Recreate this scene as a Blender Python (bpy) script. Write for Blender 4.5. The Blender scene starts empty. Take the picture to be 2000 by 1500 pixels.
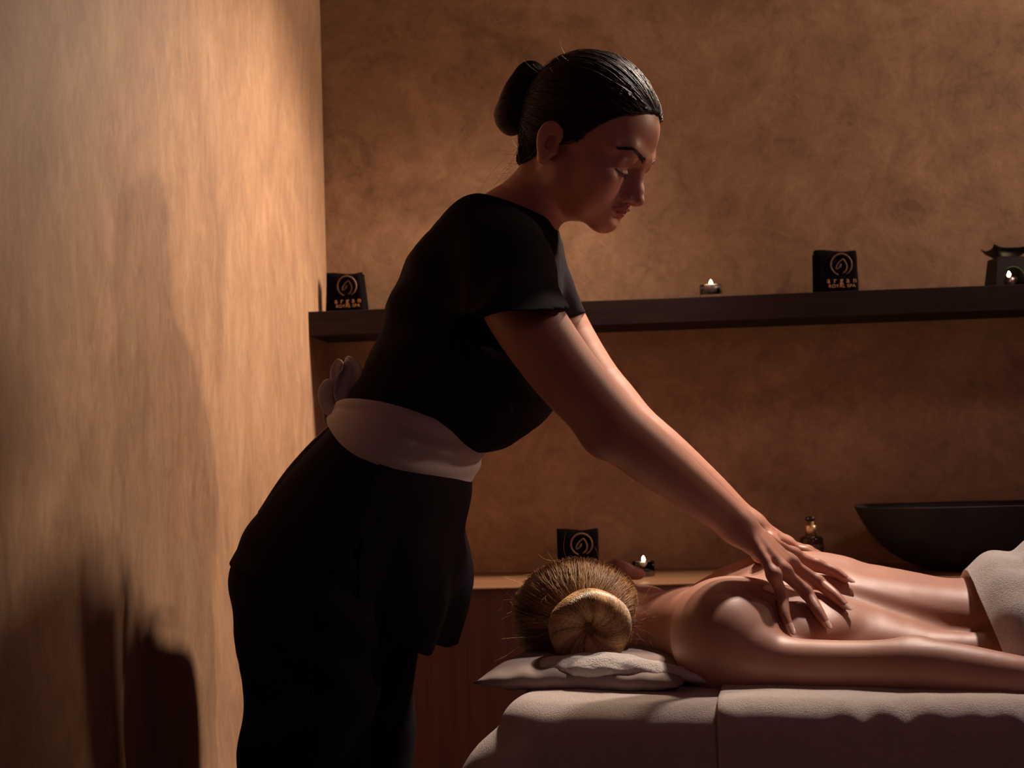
import bpy, bmesh, math, random
import numpy as np
from mathutils import Vector, Matrix, noise as mnoise
random.seed(7); np.random.seed(7)
scn = bpy.context.scene
COL = scn.collection

# ------------------------------------------------------------------ camera
F = 2800.0
CAM_Z = 1.15
PHI = math.atan(130/2800.0); RHO = math.atan(.030)
_r0 = np.array([1., 0, 0]); W_ = np.array([0, math.cos(PHI), math.sin(PHI)]); _u0 = np.array([0, -math.sin(PHI), math.cos(PHI)])
R_ = math.cos(RHO)*_r0 - math.sin(RHO)*_u0
U_ = math.sin(RHO)*_r0 + math.cos(RHO)*_u0
CAMP = np.array([0, 0, CAM_Z])
def ray(px, py):
    d = W_ + R_*(px-1000)/F + U_*(750-py)/F
    return d/d[1]
def at(px, py, d):
    """world point seen at pixel (px,py) of the 2000x1500 frame, at distance d (m) in front of the lens"""
    return CAMP + ray(px, py)*d
def topx(P):
    v = np.asarray(P) - CAMP; z = v@W_
    return 1000 + F*(v@R_)/z, 750 - F*(v@U_)/z
cam = bpy.data.cameras.new('camera'); camo = bpy.data.objects.new('camera', cam); COL.objects.link(camo)
cam.sensor_width = 36; cam.lens = F*36/2000; cam.clip_start = .05; cam.clip_end = 50
camo.matrix_world = Matrix(((R_[0], U_[0], -W_[0], 0), (R_[1], U_[1], -W_[1], 0), (R_[2], U_[2], -W_[2], CAM_Z), (0, 0, 0, 1)))
cam.dof.use_dof = True; cam.dof.focus_distance = 1.93; cam.dof.aperture_fstop = 7.5
scn.camera = camo
vs = scn.view_settings
vs.view_transform = 'Standard'; vs.look = 'None'; vs.exposure = 0.0; vs.gamma = 1.0; vs.use_curve_mapping = False
scn.display_settings.display_device = 'sRGB'

# ------------------------------------------------------------------ light
world = bpy.data.worlds.new('world'); scn.world = world; world.use_nodes = True
bg = world.node_tree.nodes['Background']; bg.inputs[0].default_value = (.36, .20, .25, 1); bg.inputs[1].default_value = .03
def light(name, kind, loc, target, power, color, **kw):
    l = bpy.data.lights.new(name, kind); o = bpy.data.objects.new(name, l); COL.objects.link(o)
    l.energy = power; l.color = color
    for k, v in kw.items(): setattr(l, k, v)
    o.location = loc
    dv = Vector(target) - Vector(loc); o.rotation_euler = dv.to_track_quat('-Z', 'Y').to_euler()
    return o
KEY = (.60, 2.72, 2.18)
light('ceiling_spotlight', 'SPOT', KEY, (-.38, 2.40, 1.10), 138, (1, .77, .57), spot_size=math.radians(92), spot_blend=1.0, shadow_soft_size=.07)
light('table_spotlight', 'SPOT', (.86, 2.68, 2.62), (.50, 1.90, .85), 150, (1, .81, .69), spot_size=math.radians(64), spot_blend=1.0, shadow_soft_size=.05)
light('wall_spotlight', 'SPOT', (2.7, 2.42, 2.5), (.75, 3.0, 2.05), 235, (1, .74, .52), spot_size=math.radians(74), spot_blend=1.0, shadow_soft_size=.06)
light('wall_fill', 'SPOT', (1.9, 1.6, 2.5), (.35, 3.0, .95), 20, (1, .60, .55), spot_size=math.radians(60), spot_blend=1.0, shadow_soft_size=.15)  # added fill that lifts the lower back wall, not a fitting of the room
light('front_fill', 'AREA', (.9, -1.2, 2.3), (-.1, 2.2, 1.2), 3.6, (1, .47, .63), shape='DISK', size=1.2)  # added soft pinkish fill from behind the lens, stands for no real lamp

# ------------------------------------------------------------------ helpers
def tag(o, label=None, cat=None, group=None, kind=None):
    if label: o['label'] = label
    if cat: o['category'] = cat
    if group: o['group'] = group
    if kind: o['kind'] = kind
    return o
def empty(name, loc, rz=0, label=None, cat=None, group=None):
    o = bpy.data.objects.new(name, None); COL.objects.link(o); o.location = Vector(loc); o.rotation_euler = (0, 0, rz)
    o.empty_display_size = .05
    return tag(o, label, cat, group)
def link(name, me, mat=None, parent=None, smooth=True):
    o = bpy.data.objects.new(name, me); COL.objects.link(o)
    if mat is not None and not me.materials: me.materials.append(mat)
    if smooth: me.shade_smooth()
    if parent is not None:
        o.parent = parent
        if parent.type == 'EMPTY': o.matrix_parent_inverse = Matrix.LocRotScale(parent.location, parent.rotation_euler, None).inverted()
    return o
def obj(name, V, Fc, mat=None, parent=None, smooth=True):
    me = bpy.data.meshes.new(name); me.from_pydata([tuple(map(float, v)) for v in V], [], [tuple(map(int, f)) for f in Fc]); me.update()
    return link(name, me, mat, parent, smooth)
def obj_bm(name, bm, mat=None, parent=None, smooth=True):
    bmesh.ops.recalc_face_normals(bm, faces=bm.faces)
    me = bpy.data.meshes.new(name); bm.to_mesh(me); bm.free()
    return link(name, me, mat, parent, smooth)
def obj_np(name, V, Q, mat=None, parent=None, smooth=True):
    """fast: V (n,3) float, Q (m,k) int"""
    me = bpy.data.meshes.new(name); V = np.ascontiguousarray(V, dtype=np.float32); Q = np.ascontiguousarray(Q, dtype=np.int32)
    n, k = Q.shape
    me.vertices.add(len(V)); me.vertices.foreach_set('co', V.ravel())
    me.loops.add(n*k); me.loops.foreach_set('vertex_index', Q.ravel())
    me.polygons.add(n); me.polygons.foreach_set('loop_start', np.arange(n, dtype=np.int32)*k)
    me.update(calc_edges=True); me.validate()
    return link(name, me, mat, parent, smooth)
def mod_bevel(o, w, seg=3, ang=35):
    m = o.modifiers.new('b', 'BEVEL'); m.width = w; m.segments = seg; m.limit_method = 'ANGLE'; m.angle_limit = math.radians(ang); return o
def mod_sub(o, n=1):
    m = o.modifiers.new('s', 'SUBSURF'); m.levels = n; m.render_levels = n; return o
def mod_solid(o, t, off=-1):
    m = o.modifiers.new('t', 'SOLIDIFY'); m.thickness = t; m.offset = off; return o
def box_geo(x0, x1, y0, y1, z0, z1, M=None):
    V = [(x, y, z) for z in (z0, z1) for y in (y0, y1) for x in (x0, x1)]
    if M is not None: V = [tuple(M @ Vector(v)) for v in V]
    Fc = [(0, 2, 3, 1), (4, 5, 7, 6), (0, 1, 5, 4), (2, 6, 7, 3), (0, 4, 6, 2), (1, 3, 7, 5)]
    return V, Fc
def lathe(prof, n=40, c=(0, 0, 0)):
    """closed-end lathe; profile of (r, z)"""
    V = []; Fc = []
    for r, z in prof:
        for i in range(n):
            a = 2*math.pi*i/n; V.append((c[0]+r*math.cos(a), c[1]+r*math.sin(a), c[2]+z))
    for j in range(len(prof)-1):
        for i in range(n):
            i2 = (i+1) % n; Fc.append((j*n+i, j*n+i2, (j+1)*n+i2, (j+1)*n+i))
    if prof[0][0] > 1e-5: Fc.append(tuple(range(n-1, -1, -1)))
    if prof[-1][0] > 1e-5: Fc.append(tuple(range((len(prof)-1)*n, len(prof)*n)))
    return V, Fc
def grid_faces(nu, nv, closed_u=False):
    Fc = []
    for j in range(nv-1):
        for i in range(nu if closed_u else nu-1):
            i2 = (i+1) % nu; Fc.append((j*nu+i, j*nu+i2, (j+1)*nu+i2, (j+1)*nu+i))
    return Fc
def cr(pts, t):
    """Catmull-Rom through pts, t in [0,1] (arrays)"""
    P = np.asarray(pts, float)
    if P.ndim == 1: P = P[:, None]
    n = len(P)-1; x = np.clip(np.asarray(t, float), 0, 1)*n; i = np.minimum(x.astype(int), n-1); f = (x-i)[..., None]
    g = lambda k: P[np.clip(k, 0, n)]
    p0, p1, p2, p3 = g(i-1), g(i), g(i+1), g(i+2)
    p0 = np.where((i == 0)[..., None], 2*p1-p2, p0); p3 = np.where((i == n-1)[..., None], 2*p2-p1, p3)
    return .5*((2*p1) + (p2-p0)*f + (2*p0-5*p1+4*p2-p3)*f*f + (3*p1-p0-3*p2+p3)*f**3)
def tube_geo(pts, radii, n=8, cap=True):
    P = np.asarray(pts, float); m = len(P); V = []; Fc = []
    T = np.gradient(P, axis=0); T /= np.linalg.norm(T, axis=1)[:, None]+1e-12
    up = np.array([0, 0, 1.]) if abs(T[0][2]) < .9 else np.array([1., 0, 0])
    a = np.cross(T[0], up); a /= np.linalg.norm(a)
    for k in range(m):
        a = a - T[k]*(a@T[k]); a /= np.linalg.norm(a)+1e-12; b = np.cross(T[k], a)
        r = radii[k] if hasattr(radii, '__len__') else radii
        for i in range(n):
            t = 2*math.pi*i/n; V.append(P[k]+r*(math.cos(t)*a+math.sin(t)*b))
    Fc = grid_faces(n, m, True)
    if cap: Fc += [tuple(range(n-1, -1, -1)), tuple(range((m-1)*n, m*n))]
    return V, Fc
def merge(*geos):
    V = []; Fc = []
    for v, f in geos:
        o = len(V); V += list(v); Fc += [tuple(i+o for i in q) for q in f]
    return V, Fc
def vnoise(P, s, seed=0.):
    """cheap smooth pseudo-noise from summed sines, vectorised; P (...,3)"""
    x, y, z = P[..., 0]*s+seed, P[..., 1]*s+seed*1.7, P[..., 2]*s-seed*.6
    return (np.sin(x*1.0+1.3*np.sin(y*1.1+z*.7))+np.sin(y*1.3+1.1*np.sin(z*1.2+x*.5)+2)+np.sin(z*1.1+1.2*np.sin(x*.9-y*.8)+4))/3

# ------------------------------------------------------------------ implicit surfaces -> mesh
def unit(v): v = np.asarray(v, float); return v/(np.linalg.norm(v)+1e-12)
def smin(a, b, k):
    if k <= 0: return np.minimum(a, b)
    h = np.clip(.5+.5*(b-a)/k, 0, 1); return b+(a-b)*h-k*h*(1-h)
def smax(a, b, k): return -smin(-a, -b, k)
class Sdf:
    """ordered list of smooth union / subtract operations; every op has a bounding box"""
    def __init__(s): s.ops = []
    def add(s, fn, lo, hi, k, sub=False): s.ops.append((fn, np.asarray(lo, float), np.asarray(hi, float), k, sub)); return s
    def __call__(s, P, lo=None, hi=None):
        P = np.asarray(P, dtype=np.float64)
        f = np.full(P.shape[:-1], 9.0)
        if lo is None: lo = P.reshape(-1, 3).min(0); hi = P.reshape(-1, 3).max(0)
        for fn, a, b, k, sub in s.ops:
            m = k+.012
            if np.any(a-m > hi) or np.any(b+m < lo): continue
            g = fn(P); f = smax(f, -g, k) if sub else smin(f, g, k)
        return f
    # primitives; M = (origin, R) gives a local frame whose columns are the local axes in the world
    def chain(s, pts, radii, k=.02, lat=None, asp=None, kin=.01, sub=False, M=None):
        pts = np.asarray(pts, float); rad = np.asarray(radii, float)
        if M is not None: pts = M[0]+pts@M[1].T; lat = None if lat is None else np.asarray(lat, float)@M[1].T
        asp = np.ones(len(pts)) if asp is None else np.asarray(asp, float)
        if lat is None: L = None
        else:
            L = np.asarray(lat, float); L = np.tile(L, (len(pts), 1)) if L.ndim == 1 else L; L = L/np.linalg.norm(L, axis=1)[:, None]
        def fn(P):
            f = None
            for i in range(len(pts)-1):
                a, b = pts[i], pts[i+1]; d = b-a; q = P-a; t = np.clip((q@d)/(d@d), 0, 1)
                q = q-t[..., None]*d; r = rad[i]+(rad[i+1]-rad[i])*t
                if L is not None:
                    s_ = asp[i]+(asp[i+1]-asp[i])*t; Li = L[i]+t[..., None]*(L[i+1]-L[i]); l = (q*Li).sum(-1); q = q+(l/s_-l)[..., None]*Li
                    g = np.sqrt((q*q).sum(-1))-r; g = g*np.minimum(1, s_)
                else: g = np.sqrt((q*q).sum(-1))-r
                f = g if f is None else smin(f, g, kin)
            return f
        R = (rad*np.maximum(1, asp))[:, None]
        return s.add(fn, (pts-R).min(0), (pts+R).max(0), k, sub)
    def limb(s, pts, radii, k=.02, n=14, lat=None, asp=None, M=None, sub=False):
        t = np.linspace(0, 1, n); pts = cr(pts, t); radii = cr(radii, t)[:, 0]
        if lat is not None and np.asarray(lat).ndim > 1: lat = cr(lat, t)
        if asp is not None: asp = cr(asp, t)[:, 0]
        return s.chain(pts, radii, k, lat, asp, 0, sub, M)
    def ell(s, c, r, k=.02, R=None, sub=False, M=None):
        c = np.asarray(c, float); r = np.asarray(r, float)
        R = np.eye(3) if R is None else R
        if M is not None: c = M[0]+M[1]@c; R = M[1]@R
        def fn(P):
            q = (P-c)@R; k0 = np.sqrt(((q/r)**2).sum(-1)); k1 = np.sqrt(((q/(r*r))**2).sum(-1))
            return k0*(k0-1)/np.maximum(k1, 1e-6)
        e = np.sqrt(((R*r)**2).sum(1))
        return s.add(fn, c-e, c+e, k, sub)
def surface_nets(Fv, org, h):
    nx, ny, nz = Fv.shape; S = Fv < 0
    c = [S[i:nx-1+i, j:ny-1+j, k:nz-1+k] for i in (0, 1) for j in (0, 1) for k in (0, 1)]
    cnt = np.zeros((nx-1, ny-1, nz-1), np.uint8)
    for a in c: cnt += a
    act = (cnt > 0) & (cnt < 8); I = np.argwhere(act)
    idx = np.full(act.shape, -1, np.int32); idx[act] = np.arange(len(I))
    acc = np.zeros((len(I), 3)); n = np.zeros(len(I))
    cor = [(i, j, k) for i in (0, 1) for j in (0, 1) for k in (0, 1)]
    for a in range(8):
        for b in range(a+1, 8):
            d = [cor[b][q]-cor[a][q] for q in range(3)]
            if sum(map(abs, d)) != 1: continue
            A = I+cor[a]; B = I+cor[b]; fa = Fv[tuple(A.T)]; fb = Fv[tuple(B.T)]
            m = (fa < 0) != (fb < 0); t = np.where(m, fa/np.where(m, fa-fb, 1), 0)
            acc += np.where(m[:, None], np.array(cor[a])+t[:, None]*np.array(d), 0); n += m
    V = org+h*(I+acc/n[:, None]); Q = []
    for ax in range(3):
        o1, o2 = [(1, 2), (2, 0), (0, 1)][ax]
        sl0 = [slice(None)]*3; sl1 = [slice(None)]*3; sl0[ax] = slice(0, -1); sl1[ax] = slice(1, None)
        for s in (sl0, sl1): s[o1] = slice(1, -1); s[o2] = slice(1, -1)
        e0, e1 = S[tuple(sl0)], S[tuple(sl1)]; E = np.argwhere(e0 != e1); flip = e0[tuple(E.T)]
        E = E.copy(); E[:, o1] += 1; E[:, o2] += 1
        d1 = np.zeros(3, int); d1[o1] = 1; d2 = np.zeros(3, int); d2[o2] = 1
        q = [idx[tuple((E-d1-d2).T)], idx[tuple((E-d2).T)], idx[tuple(E.T)], idx[tuple((E-d1).T)]]
        q = np.stack(q, 1); q[~flip] = q[~flip][:, ::-1]; Q.append(q)
    Q = np.concatenate(Q); Q = Q[(Q >= 0).all(1)]
    return V, Q
def mesh_sdf(f, lo, hi, h):
    """sample f on a grid of pitch h, refining only the blocks near the surface"""
    lo = np.asarray(lo, float); hi = np.asarray(hi, float); B = 24
    nb = np.ceil((hi-lo)/(h*B)).astype(int); N = nb*B+1
    Fv = np.full(N, 9.0, np.float32)
    ar = np.arange(B+1)*h; G = np.stack(np.meshgrid(ar, ar, ar, indexing='ij'), -1)
    cs = np.linspace(0, B*h, 5); Gc = np.stack(np.meshgrid(cs, cs, cs, indexing='ij'), -1)
    for i in range(nb[0]):
        for j in range(nb[1]):
            for k in range(nb[2]):
                o = lo+np.array([i, j, k])*B*h; a, b = o, o+B*h
                v = f(Gc+o, a, b)
                step = B*h/4*1.0
                if v.min() > step or v.max() < -step*1.3: val = np.float32(9 if v.min() > 0 else -9)
                else: val = f(G+o, a, b)
                Fv[i*B:i*B+B+1, j*B:j*B+B+1, k*B:k*B+B+1] = val
    return surface_nets(Fv, lo, h)

# ------------------------------------------------------------------ materials
def mat_new(name):
    m = bpy.data.materials.new(name); m.use_nodes = True; nt = m.node_tree; b = nt.nodes['Principled BSDF']
    return m, nt, b
def nd(nt, typ, **kw):
    n = nt.nodes.new(typ)
    for k, v in kw.items():
        if k == 'inp':
            for a, c in v.items(): n.inputs[a].default_value = c
        else: setattr(n, k, v)
    return n
def ramp(nt, stops):
    n = nt.nodes.new('ShaderNodeValToRGB'); e = n.color_ramp.elements
    while len(e) < len(stops): e.new(.5)
    for el, (p, c) in zip(e, stops): el.position = p; el.color = (*c, 1) if len(c) == 3 else c
    return n
def simple(name, col, rough=.6, metal=0., spec=.5, bump=None, sheen=0., coat=0., trans=0., ior=1.45, coords='Object', var=0., vscale=8.):
    m, nt, b = mat_new(name)
    b.inputs['Base Color'].default_value = (*col, 1); b.inputs['Roughness'].default_value = rough; b.inputs['Metallic'].default_value = metal
    b.inputs['Specular IOR Level'].default_value = spec; b.inputs['IOR'].default_value = ior
    b.inputs['Sheen Weight'].default_value = sheen; b.inputs['Coat Weight'].default_value = coat; b.inputs['Transmission Weight'].default_value = trans
    tc = nd(nt, 'ShaderNodeTexCoord')
    if var:
        n = nd(nt, 'ShaderNodeTexNoise', inp={'Scale': vscale, 'Detail': 5.}); nt.links.new(tc.outputs[coords], n.inputs['Vector'])
        r = ramp(nt, [(.3, tuple(c*(1-var) for c in col)), (.7, tuple(min(1, c*(1+var)) for c in col))]); nt.links.new(n.outputs['Fac'], r.inputs[0]); nt.links.new(r.outputs[0], b.inputs['Base Color'])
    if bump:
        n = nd(nt, 'ShaderNodeTexNoise', inp={'Scale': bump[0], 'Detail': 6.}); nt.links.new(tc.outputs[coords], n.inputs['Vector'])
        bp = nd(nt, 'ShaderNodeBump', inp={'Strength': bump[1], 'Distance': bump[2]}); nt.links.new(n.outputs['Fac'], bp.inputs['Height']); nt.links.new(bp.outputs[0], b.inputs['Normal'])
    return m
def m_plaster(name, c0, c1, c2, stretch=(1, 1, 1)):
    m, nt, b = mat_new(name); L = nt.links.new
    tc = nd(nt, 'ShaderNodeTexCoord'); mp = nd(nt, 'ShaderNodeMapping', inp={'Scale': stretch}); L(tc.outputs['Object'], mp.inputs[0])
    n1 = nd(nt, 'ShaderNodeTexNoise', inp={'Scale': 2.6, 'Detail': 8., 'Roughness': .62, 'Distortion': 1.6}); L(mp.outputs[0], n1.inputs['Vector'])
    n2 = nd(nt, 'ShaderNodeTexNoise', inp={'Scale': 9., 'Detail': 9., 'Roughness': .7, 'Distortion': 2.2}); L(mp.outputs[0], n2.inputs['Vector'])
    n3 = nd(nt, 'ShaderNodeTexNoise', inp={'Scale': 42., 'Detail': 7., 'Roughness': .75, 'Distortion': 1.4}); L(mp.outputs[0], n3.inputs['Vector'])
    a = nd(nt, 'ShaderNodeMath', operation='MULTIPLY_ADD', inp={1: .42}); L(n1.outputs[0], a.inputs[0])
    a2 = nd(nt, 'ShaderNodeMath', operation='MULTIPLY', inp={1: .33}); L(n2.outputs[0], a2.inputs[0]); L(a2.outputs[0], a.inputs[2])
    a3 = nd(nt, 'ShaderNodeMath', operation='MULTIPLY_ADD', inp={1: .25}); L(n3.outputs[0], a3.inputs[0]); L(a.outputs[0], a3.inputs[2])
    r = ramp(nt, [(.39, c0), (.5, c1), (.61, c2)]); L(a3.outputs[0], r.inputs[0]); L(r.outputs[0], b.inputs['Base Color'])
    b.inputs['Roughness'].default_value = .55; b.inputs['Specular IOR Level'].default_value = .3
    bp = nd(nt, 'ShaderNodeBump', inp={'Strength': .35, 'Distance': .004}); L(a3.outputs[0], bp.inputs['Height']); L(bp.outputs[0], b.inputs['Normal'])
    return m
def m_wood(name, c0, c1, scale=(30, 30, 1.2), rough=.5):
    m, nt, b = mat_new(name); L = nt.links.new
    tc = nd(nt, 'ShaderNodeTexCoord'); mp = nd(nt, 'ShaderNodeMapping', inp={'Scale': scale}); L(tc.outputs['Object'], mp.inputs[0])
    n1 = nd(nt, 'ShaderNodeTexNoise', inp={'Scale': 1.3, 'Detail': 6., 'Roughness': .6, 'Distortion': .9}); L(mp.outputs[0], n1.inputs['Vector'])
    n2 = nd(nt, 'ShaderNodeTexNoise', inp={'Scale': 7., 'Detail': 4.}); L(mp.outputs[0], n2.inputs['Vector'])
    a = nd(nt, 'ShaderNodeMath', operation='MULTIPLY_ADD', inp={1: .3}); L(n2.outputs[0], a.inputs[0]); L(n1.outputs[0], a.inputs[2])
    r = ramp(nt, [(.45, c0), (.85, c1)]); L(a.outputs[0], r.inputs[0]); L(r.outputs[0], b.inputs['Base Color'])
    b.inputs['Roughness'].default_value = rough
    bp = nd(nt, 'ShaderNodeBump', inp={'Strength': .2, 'Distance': .001}); L(a.outputs[0], bp.inputs['Height']); L(bp.outputs[0], b.inputs['Normal'])
    return m
def m_skin(name, col, lip=(.30, .07, .06), rough=.42):
    """skin; the point attribute 'tint' (0..1) blends to the lip colour"""
    m, nt, b = mat_new(name); L = nt.links.new
    tc = nd(nt, 'ShaderNodeTexCoord')
    n1 = nd(nt, 'ShaderNodeTexNoise', inp={'Scale': 14., 'Detail': 5.}); L(tc.outputs['Object'], n1.inputs['Vector'])
    r = ramp(nt, [(.3, tuple(c*.88 for c in col)), (.7, tuple(min(1, c*1.08) for c in col))]); L(n1.outputs[0], r.inputs[0])
    at_ = nd(nt, 'ShaderNodeAttribute', attribute_name='tint')
    mx = nd(nt, 'ShaderNodeMix', data_type='RGBA', inp={7: (*lip, 1)}); L(at_.outputs['Fac'], mx.inputs[0]); L(r.outputs[0], mx.inputs[6]); L(mx.outputs[2], b.inputs['Base Color'])
    b.inputs['Roughness'].default_value = rough; b.inputs['Specular IOR Level'].default_value = .45
    b.inputs['Subsurface Weight'].default_value = .18; b.inputs['Subsurface Radius'].default_value = (1, .35, .2); b.inputs['Subsurface Scale'].default_value = .008
    v = nd(nt, 'ShaderNodeTexVoronoi', inp={'Scale': 1500.}); L(tc.outputs['Object'], v.inputs['Vector'])
    n2 = nd(nt, 'ShaderNodeTexNoise', inp={'Scale': 350., 'Detail': 3.}); L(tc.outputs['Object'], n2.inputs['Vector'])
    a = nd(nt, 'ShaderNodeMath', operation='ADD'); L(v.outputs['Distance'], a.inputs[0]); L(n2.outputs[0], a.inputs[1])
    bp = nd(nt, 'ShaderNodeBump', inp={'Strength': .14, 'Distance': .0005}); L(a.outputs[0], bp.inputs['Height']); L(bp.outputs[0], b.inputs['Normal'])
    return m
def m_terry(name, col, dist=.0040, scale=520.):
    m, nt, b = mat_new(name); L = nt.links.new
    tc = nd(nt, 'ShaderNodeTexCoord')
    n1 = nd(nt, 'ShaderNodeTexNoise', inp={'Scale': scale, 'Detail': 3., 'Roughness': .7}); L(tc.outputs['Object'], n1.inputs['Vector'])
    n2 = nd(nt, 'ShaderNodeTexNoise', inp={'Scale': 70., 'Detail': 4.}); L(tc.outputs['Object'], n2.inputs['Vector'])
    a = nd(nt, 'ShaderNodeMath', operation='MULTIPLY_ADD', inp={1: .5}); L(n2.outputs[0], a.inputs[0]); L(n1.outputs[0], a.inputs[2])
    r = ramp(nt, [(.45, tuple(c*.8 for c in col)), (.95, col)]); L(a.outputs[0], r.inputs[0]); L(r.outputs[0], b.inputs['Base Color'])
    b.inputs['Roughness'].default_value = .95; b.inputs['Specular IOR Level'].default_value = .1; b.inputs['Sheen Weight'].default_value = .3
    bp = nd(nt, 'ShaderNodeBump', inp={'Strength': .8, 'Distance': dist}); L(a.outputs[0], bp.inputs['Height']); L(bp.outputs[0], b.inputs['Normal'])
    return m
def m_cloth(name, col, rough=.8, weave=1400., spec=.2, sheen=.05):
    m, nt, b = mat_new(name); L = nt.links.new
    tc = nd(nt, 'ShaderNodeTexCoord')
    n1 = nd(nt, 'ShaderNodeTexNoise', inp={'Scale': weave, 'Detail': 2.}); L(tc.outputs['Object'], n1.inputs['Vector'])
    n2 = nd(nt, 'ShaderNodeTexNoise', inp={'Scale': 18., 'Detail': 4., 'Distortion': .6}); L(tc.outputs['Object'], n2.inputs['Vector'])
    a = nd(nt, 'ShaderNodeMath', operation='MULTIPLY_ADD', inp={1: .06}); L(n1.outputs[0], a.inputs[0]); L(n2.outputs[0], a.inputs[2])
    r = ramp(nt, [(.3, tuple(c*.9 for c in col)), (.8, col)]); L(n1.outputs[0], r.inputs[0]); L(r.outputs[0], b.inputs['Base Color'])
    b.inputs['Roughness'].default_value = rough; b.inputs['Specular IOR Level'].default_value = spec; b.inputs['Sheen Weight'].default_value = sheen
    bp = nd(nt, 'ShaderNodeBump', inp={'Strength': .3, 'Distance': .004}); L(a.outputs[0], bp.inputs['Height']); L(bp.outputs[0], b.inputs['Normal'])
    return m
def m_hair(name, c0, c1, rough=.35, spec=.5):
    """strand colour varies with the point attribute 'strand'"""
    m, nt, b = mat_new(name); L = nt.links.new
    at_ = nd(nt, 'ShaderNodeAttribute', attribute_name='strand')
    r = ramp(nt, [(0., c0), (1., c1)]); L(at_.outputs['Fac'], r.inputs[0]); L(r.outputs[0], b.inputs['Base Color'])
    b.inputs['Roughness'].default_value = rough; b.inputs['Specular IOR Level'].default_value = spec
    return m
def set_attr(o, name, val):
    a = o.data.attributes.new(name, 'FLOAT', 'POINT'); a.data.foreach_set('value', np.ascontiguousarray(val, dtype=np.float32))
# ------------------------------------------------------------------ room
# room frame: corner of the back wall and the left wall, turned ~5 degrees to the lens
YAW = math.radians(-4.8)
CORNER = Vector((-.396, 3.10, 0))
RX = Vector((math.cos(YAW), math.sin(YAW), 0)); RY = Vector((-math.sin(YAW), math.cos(YAW), 0))
RM = Matrix.Translation(CORNER) @ Matrix.Rotation(YAW, 4, 'Z')          # local: x along the back wall, -y towards the lens
RMI = RM.inverted()
def rloc(px, py, depth_y=None, z=None):
    """pixel -> room-local point on the plane local y = depth_y, or on height z"""
    o = RMI @ Vector(CAMP); d = (RMI.to_3x3() @ Vector(ray(px, py)))
    t = (depth_y-o.y)/d.y if depth_y is not None else (z-o.z)/d.z
    return o+d*t
M_wallb = m_plaster('plaster_back', (.21, .120, .074), (.32, .188, .110), (.43, .268, .162))
M_walll = m_plaster('plaster_left', (.25, .145, .092), (.34, .200, .122), (.43, .265, .165), stretch=(1.8, 1.8, .8))
M_floor = m_wood('floor_wood', (.05, .028, .018), (.10, .06, .04), scale=(2, 20, 20))
M_shelf = m_wood('shelf_wood', (.014, .0065, .0065), (.026, .012, .011), scale=(1.2, 30, 30), rough=.6)
M_shelf.node_tree.nodes['Principled BSDF'].inputs['Specular IOR Level'].default_value = .15
M_top = m_wood('counter_wood', (.17, .085, .045), (.25, .13, .07), scale=(1.2, 30, 30), rough=.38)
M_front = m_wood('cabinet_wood', (.055, .019, .014), (.13, .045, .028), scale=(26, 26, .8), rough=.55)
def struct(name, x0, x1, y0, y1, z0, z1, mat):
    V, Fc = box_geo(x0, x1, y0, y1, z0, z1)
    o = obj(name, V, Fc, mat, smooth=False); o.matrix_world = RM; o['kind'] = 'structure'; return o
struct('wall_back', -.06, 3.4, 0, .12, 0, 2.7, M_wallb)
# the left wall is gently curved in plan
def build_left_wall():
    V = []; n = 40; ys = np.linspace(.12, -4.4, n)
    for y in ys:
        for z in (0, 2.7): V.append((0, y, z))
        for z in (0, 2.7): V.append((-.12, y, z))
    Fc = []
    for i in range(n-1):
        a = i*4; b = a+4; Fc += [(a, b, b+1, a+1), (a+2, a+3, b+3, b+2), (a+1, b+1, b+3, a+3), (a, a+2, b+2, b)]
    Fc += [(0, 1, 3, 2), ((n-1)*4, (n-1)*4+2, (n-1)*4+3, (n-1)*4+1)]
    o = obj('wall_left', V, Fc, M_walll, smooth=False); o.matrix_world = RM; o['kind'] = 'structure'
build_left_wall()
struct('floor', -.12, 3.4, -4.4, .12, -.08, 0, M_floor)
struct('ceiling', -.12, 3.4, -4.4, .12, 2.7, 2.78, simple('ceiling_paint', (.12, .07, .05), .9, bump=(60, .1, .001)))
struct('wall_right', 3.4, 3.5, -4.4, .12, 0, 2.7, M_wallb)
struct('wall_front', -.12, 3.5, -4.5, -4.4, 0, 2.7, M_wallb)

# wall shelf
SH_D = .185
sb = rloc(1500, 624, -SH_D); SH_Z0 = rloc(1140, 637, -SH_D).z; SH_Z1 = rloc(1140, 588, -SH_D).z
e = empty('wall_shelf', RM @ Vector((1.2, -SH_D/2, SH_Z0)), YAW, 'long dark wooden floating shelf fixed across the back wall', 'shelf')
V, Fc = box_geo(.0, 3.35, -SH_D, 0, SH_Z0, SH_Z1, RM); o = obj('shelf_board', V, Fc, M_shelf, e, smooth=False); mod_bevel(o, .0015, 2)
# counter
CT_D = .335
CT_Z1 = rloc(1100, 1144, -CT_D).z; CT_T = .0045
e = empty('counter', RM @ Vector((1.2, -CT_D/2, 0)), YAW, 'long low cabinet counter with pale wooden top along the back wall', 'counter')
V, Fc = box_geo(.0, 3.35, -CT_D, 0, CT_Z1-CT_T, CT_Z1, RM); o = obj('countertop', V, Fc, M_top, e, smooth=False); mod_bevel(o, .002, 2)
pw = .62
for i in range(5):
    V, Fc = box_geo(.004+i*pw+.0015, .004+(i+1)*pw-.0015, -CT_D+.012, -CT_D+.030, .08, CT_Z1-CT_T-.001, RM)
    o = obj('door_panel', V, Fc, M_front, e, smooth=False); mod_bevel(o, .0015, 2)
V, Fc = box_geo(.002, 3.30, -CT_D+.031, -.002, .0, CT_Z1-CT_T-.001, RM); obj('cabinet_body', V, Fc, M_front, e, smooth=False)
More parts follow.
